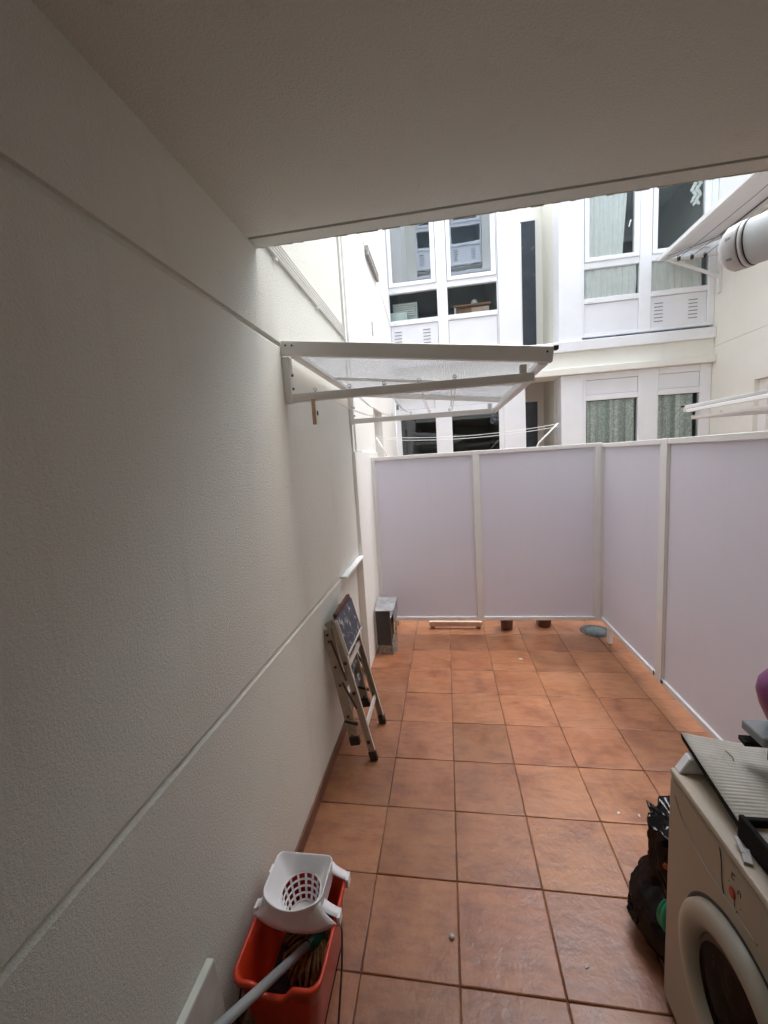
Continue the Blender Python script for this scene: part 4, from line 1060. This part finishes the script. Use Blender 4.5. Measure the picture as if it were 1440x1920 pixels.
# corrugated cardboard
cx0, cx1, cy0, cy1 = 0.672, 1.15, -0.235, 0.075
def card(u, v):
    x = cx0 + (cx1 - cx0)*u + 0.012*(1-v); y = cy0 + (cy1 - cy0)*v
    z = LT + 0.028 + 0.038*(1 - u)**2*v**1.5 + 0.012*v + 0.00045*math.sin(y*2*math.pi/0.0095) + 0.004*math.sin(6*u + 2*v)
    x -= 0.045*(1-u)*(1-v)*0.4
    return (x, y, z)
cd = MB(); cd.grid(card, 14, 260)
cdo = cd.build('cardboard_sheet', 'cardboard', None, solid=0.004); tag(cdo, 'curled grey corrugated cardboard sheet lying on the washing machine', 'cardboard')
b_ = MB()
zc = lambda u, v: card(u, v)[2] + 0.0042
def mark(pts):
    b_.tube([(lambda q: (q[0], q[1], q[2] + 0.0036))(card(u, v)) for u, v in pts], 0.0016, 5)
mark([(0.19, 0.86), (0.20, 0.80), (0.19, 0.76)]); mark([(0.27, 0.33), (0.31, 0.36), (0.33, 0.30), (0.31, 0.24), (0.30, 0.16), (0.27, 0.14)]); mark([(0.42, 0.20), (0.45, 0.24), (0.48, 0.20), (0.45, 0.15), (0.42, 0.18)])
mark([(0.47, 0.90), (0.60, 0.90)])
b_.build('ink_mark', 'ink_soft', cdo)
# black strip standing in for the shadow under the sheet's left edge
b_ = MB(); b_.grid(lambda u, v: (card(0, v)[0] - 0.001 + 0.004*u, card(0, v)[1], card(0, v)[2] - 0.001 - 0.020*u), 2, 60); b_.build('underside_shade', 'tray_black', cdo, solid=0.002)

tr = thing('black_tray', (0.9, -0.4, LT), 'black cardboard tray with a white sheet inside on the washing machine', 'tray')
tx0, tx1, ty0, ty1, th = 0.662, 1.12, -0.62, -0.175, 0.060
b_ = MB()
b_.box((tx0, ty0, LT + 0.001), (tx0 + 0.012, ty1, LT + th)); b_.box((tx1 - 0.012, ty0, LT + 0.001), (tx1, ty1, LT + th)); b_.box((tx0 + 0.0125, ty1 - 0.012, LT + 0.001), (tx1 - 0.0125, ty1, LT + th - 0.004)); b_.box((tx0 + 0.0125, ty0, LT + 0.001), (tx1 - 0.0125, ty0 + 0.012, LT + th)); b_.box((tx0 + 0.0125, ty0 + 0.0125, LT + 0.001), (tx1 - 0.0125, ty1 - 0.0125, LT + 0.006))
b_.build('tray_body', 'tray_black', tr, bevel=0.002)
tag(part('white_sheet', 'paper_white', None, ((tx0 + 0.04, ty0 + 0.04, LT + 0.0062), (tx1 - 0.03, ty1 - 0.11, LT + 0.016))), 'white sheet lying in the black tray', 'paper')
b_ = MB(); b_.beam((0.652, -0.215, LT + 0.010), (0.640, -0.245, LT + 0.004), 0.016, 0.005); b_.beam((0.650, -0.19, LT + 0.014), (0.643, -0.225, LT + 0.009), 0.008, 0.004); tag(b_.build('torn_paper', 'scrap', None), 'torn bit of paper at the edge of the black tray', 'paper scrap')
# grey lidded box and purple thing at the frame edge
gbx = thing('dark_box', (0.95, -0.03, LT), 'dark box with a grey lid behind the cardboard, at the right edge', 'box')
b_ = MB(); b_.box((0.795, -0.05, LT + 0.135), (1.10, 0.03, LT + 0.162)); b_.build('lid', 'box_grey', gbx, bevel=0.003)
b_ = MB(); b_.box((0.86, -0.045, LT + 0.001), (1.09, 0.025, LT + 0.1345)); b_.build('box_body', 'tray_black', gbx)
b_ = MB(); b_.beam((0.785, 0.01, LT + 0.112), (0.87, 0.00, LT + 0.116), 0.03, 0.012); b_.build('flap', 'tray_black', gbx)
b_ = MB(); pc = Vector((0.880, -0.012, LT + 0.1625)); b_.lathe([(0.028, 0.0), (0.046, 0.02), (0.062, 0.06), (0.070, 0.095), (0.066, 0.125), (0.050, 0.15), (0.022, 0.168), (0.006, 0.175)], pc, 28, cap_top=True)
tag(b_.build('purple_bottle', 'purple_plastic', None), 'round purple plastic container peeking in at the right edge', 'container')

# ------------------------------------------------------------------ rubbish bag
rb = thing('rubbish_bag', (0.78, 0.2, 0), 'shiny black rubbish bag with knotted neck behind the washing machine', 'rubbish bag')
b_ = MB(); prof = [(0.02, 0.003), (0.100, 0.004), (0.140, 0.03), (0.162, 0.075), (0.160, 0.125), (0.140, 0.180), (0.108, 0.220), (0.092, 0.255), (0.088, 0.32), (0.090, 0.38), (0.096, 0.42), (0.108, 0.452), (0.075, 0.445), (0.03, 0.43)]
bc = Vector((0.772, 0.215, 0)); nA = 72; rings = []
fine = []
for (r0, z0), (r1, z1) in zip(prof, prof[1:]):
    for j in range(4): t = j/4; fine.append((r0 + (r1-r0)*t, z0 + (z1-z0)*t))
fine.append(prof[-1])
for i, (r, z) in enumerate(fine):
    ring = []; inner = i > len(fine) - 8
    for k in range(nA):
        a = 2*math.pi*k/nA
        q = Vector((math.cos(a), math.sin(a), 0))
        pl = 0.0
        if z > 0.2: pl = 0.008*math.sin(a*9 + 2.2*math.sin(z*22)) * min(1, (z - 0.2)/0.08)
        nz = mnoise.noise(Vector((q.x*1.6, q.y*1.6, z*8)))*0.016 + (0.5 - abs(mnoise.noise(Vector((q.x*3.2 + 4, q.y*3.2, z*14)))))*0.014 + (0.4 - abs(mnoise.noise(Vector((q.x*7 + 9, q.y*7, z*34)))))*0.006
        rr = max(0.004, r + (nz - 0.006 + pl)*min(1, z*30 + 0.2)*(0.4 if inner else 1))
        zz = z + (0.012*math.sin(a*5 + 1) + 0.008*math.sin(a*11) if z > 0.44 else 0)
        ring.append(b_.bm.verts.new(bc + q*rr + Vector((-0.010*min(1, max(0, z - 0.2)*5), 0, zz))))
    rings.append(ring)
for A, B in zip(rings, rings[1:]):
    for k in range(nA): f = b_.bm.faces.new((A[k], A[(k+1)%nA], B[(k+1)%nA], B[k])); f.smooth = True
b_.bm.faces.new(rings[0][::-1]); b_.bm.faces.new(rings[-1])
for vv in b_.bm.verts:
    if vv.co.y < 0.052: vv.co.y = 0.052 - 0.004*math.exp((vv.co.y - 0.052)*20) + 0.004
b_.build('bag_body', 'bin_bag', rb)
b_ = MB()
b_.grid(lambda u, v: (0.628 - 0.016*math.sin(v*3.1) - 0.010*u + 0.004*math.sin(v*11), 0.185 + 0.05*u + 0.006*math.sin(v*9), 0.045 + 0.085*v + 0.006*math.sin(u*7)), 8, 12)
b_.build('bag_ear', 'bin_bag', rb, solid=0.003)
b_ = MB(); gc = Vector((0.676, 0.112, 0.215)); 
b_.grid(lambda u, v: tuple(gc + Vector((-0.002 + 0.034*math.cos(3.14*u)*math.sin(3.0*v + 0.1), -0.030*math.sin(3.14*u)*math.sin(3.0*v+0.1) , 0.055*math.cos(3.0*v + 0.1))) * (1 + 0.10*math.sin(u*26))), 26, 10)
b_.build('green_bag_lining', 'green_bag', rb, solid=0.002)
b_ = MB(); b_.grid(lambda u, v: (0.682 + 0.026*u - 0.005, 0.158 - 0.012*u + 0.004*math.sin(v*5), 0.335 + 0.024*v - 0.006*u), 3, 3); b_.build('orange_print', 'orange_print', rb, solid=0.002)

# ------------------------------------------------------------------ litter on the floor
def bit(x, y, z, s, label, mat='scrap', a=0.0):
    b2 = MB(); c, s_ = math.cos(a), math.sin(a)
    pts = [(-s, -s*0.45), (s*0.9, -s*0.6), (s, s*0.4), (-s*0.2, s*0.7), (-s*0.9, s*0.3)]
    bot = [(x + px*c - py*s_, y + px*s_ + py*c, z + 0.0015) for px, py in pts]; top_ = [(p[0], p[1], p[2] + 0.002 + 0.002*(i % 2)) for i, p in enumerate(bot)]
    A = [b2.bm.verts.new(p) for p in bot]; B = [b2.bm.verts.new(p) for p in top_]
    for k in range(5): b2.bm.faces.new((A[k], A[(k+1)%5], B[(k+1)%5], B[k]))
    b2.bm.faces.new(A[::-1]); b2.bm.faces.new(B)
    return tag(b2.build('paper_scrap', mat, None), label, 'scrap', 'scraps on the tiled floor')
bit(0.577, 2.185, 0, 0.016, 'white paper scrap on the far tiles before the back screen', a=-0.3)
bit(0.421, 0.096, 0, 0.007, 'square white scrap on the near tiles left of the rubbish bag', a=0.7)
bit(0.763, 0.717, 0, 0.008, 'white scrap farthest from the rubbish bag beside the machine', a=0.9)
bit(0.849, 0.71, 0, 0.007, 'thin white scrap on the tile behind the rubbish bag', a=1.5)
bit(0.744, 0.469, 0, 0.006, 'tiny white scrap next to the neck of the rubbish bag', a=0.2)
b_ = MB(); b_.lathe([(0.006, 0.0), (0.011, 0.003), (0.010, 0.007), (0.004, 0.010)], (-0.025, 0.135, 0.001), 9, cap_top=True)
tag(b_.build('pebble', 'pebble', None), 'small greyish pebble on the near tiles', 'pebble')

for o in bpy.data.objects:
    if '_w' in o: del o['_w']
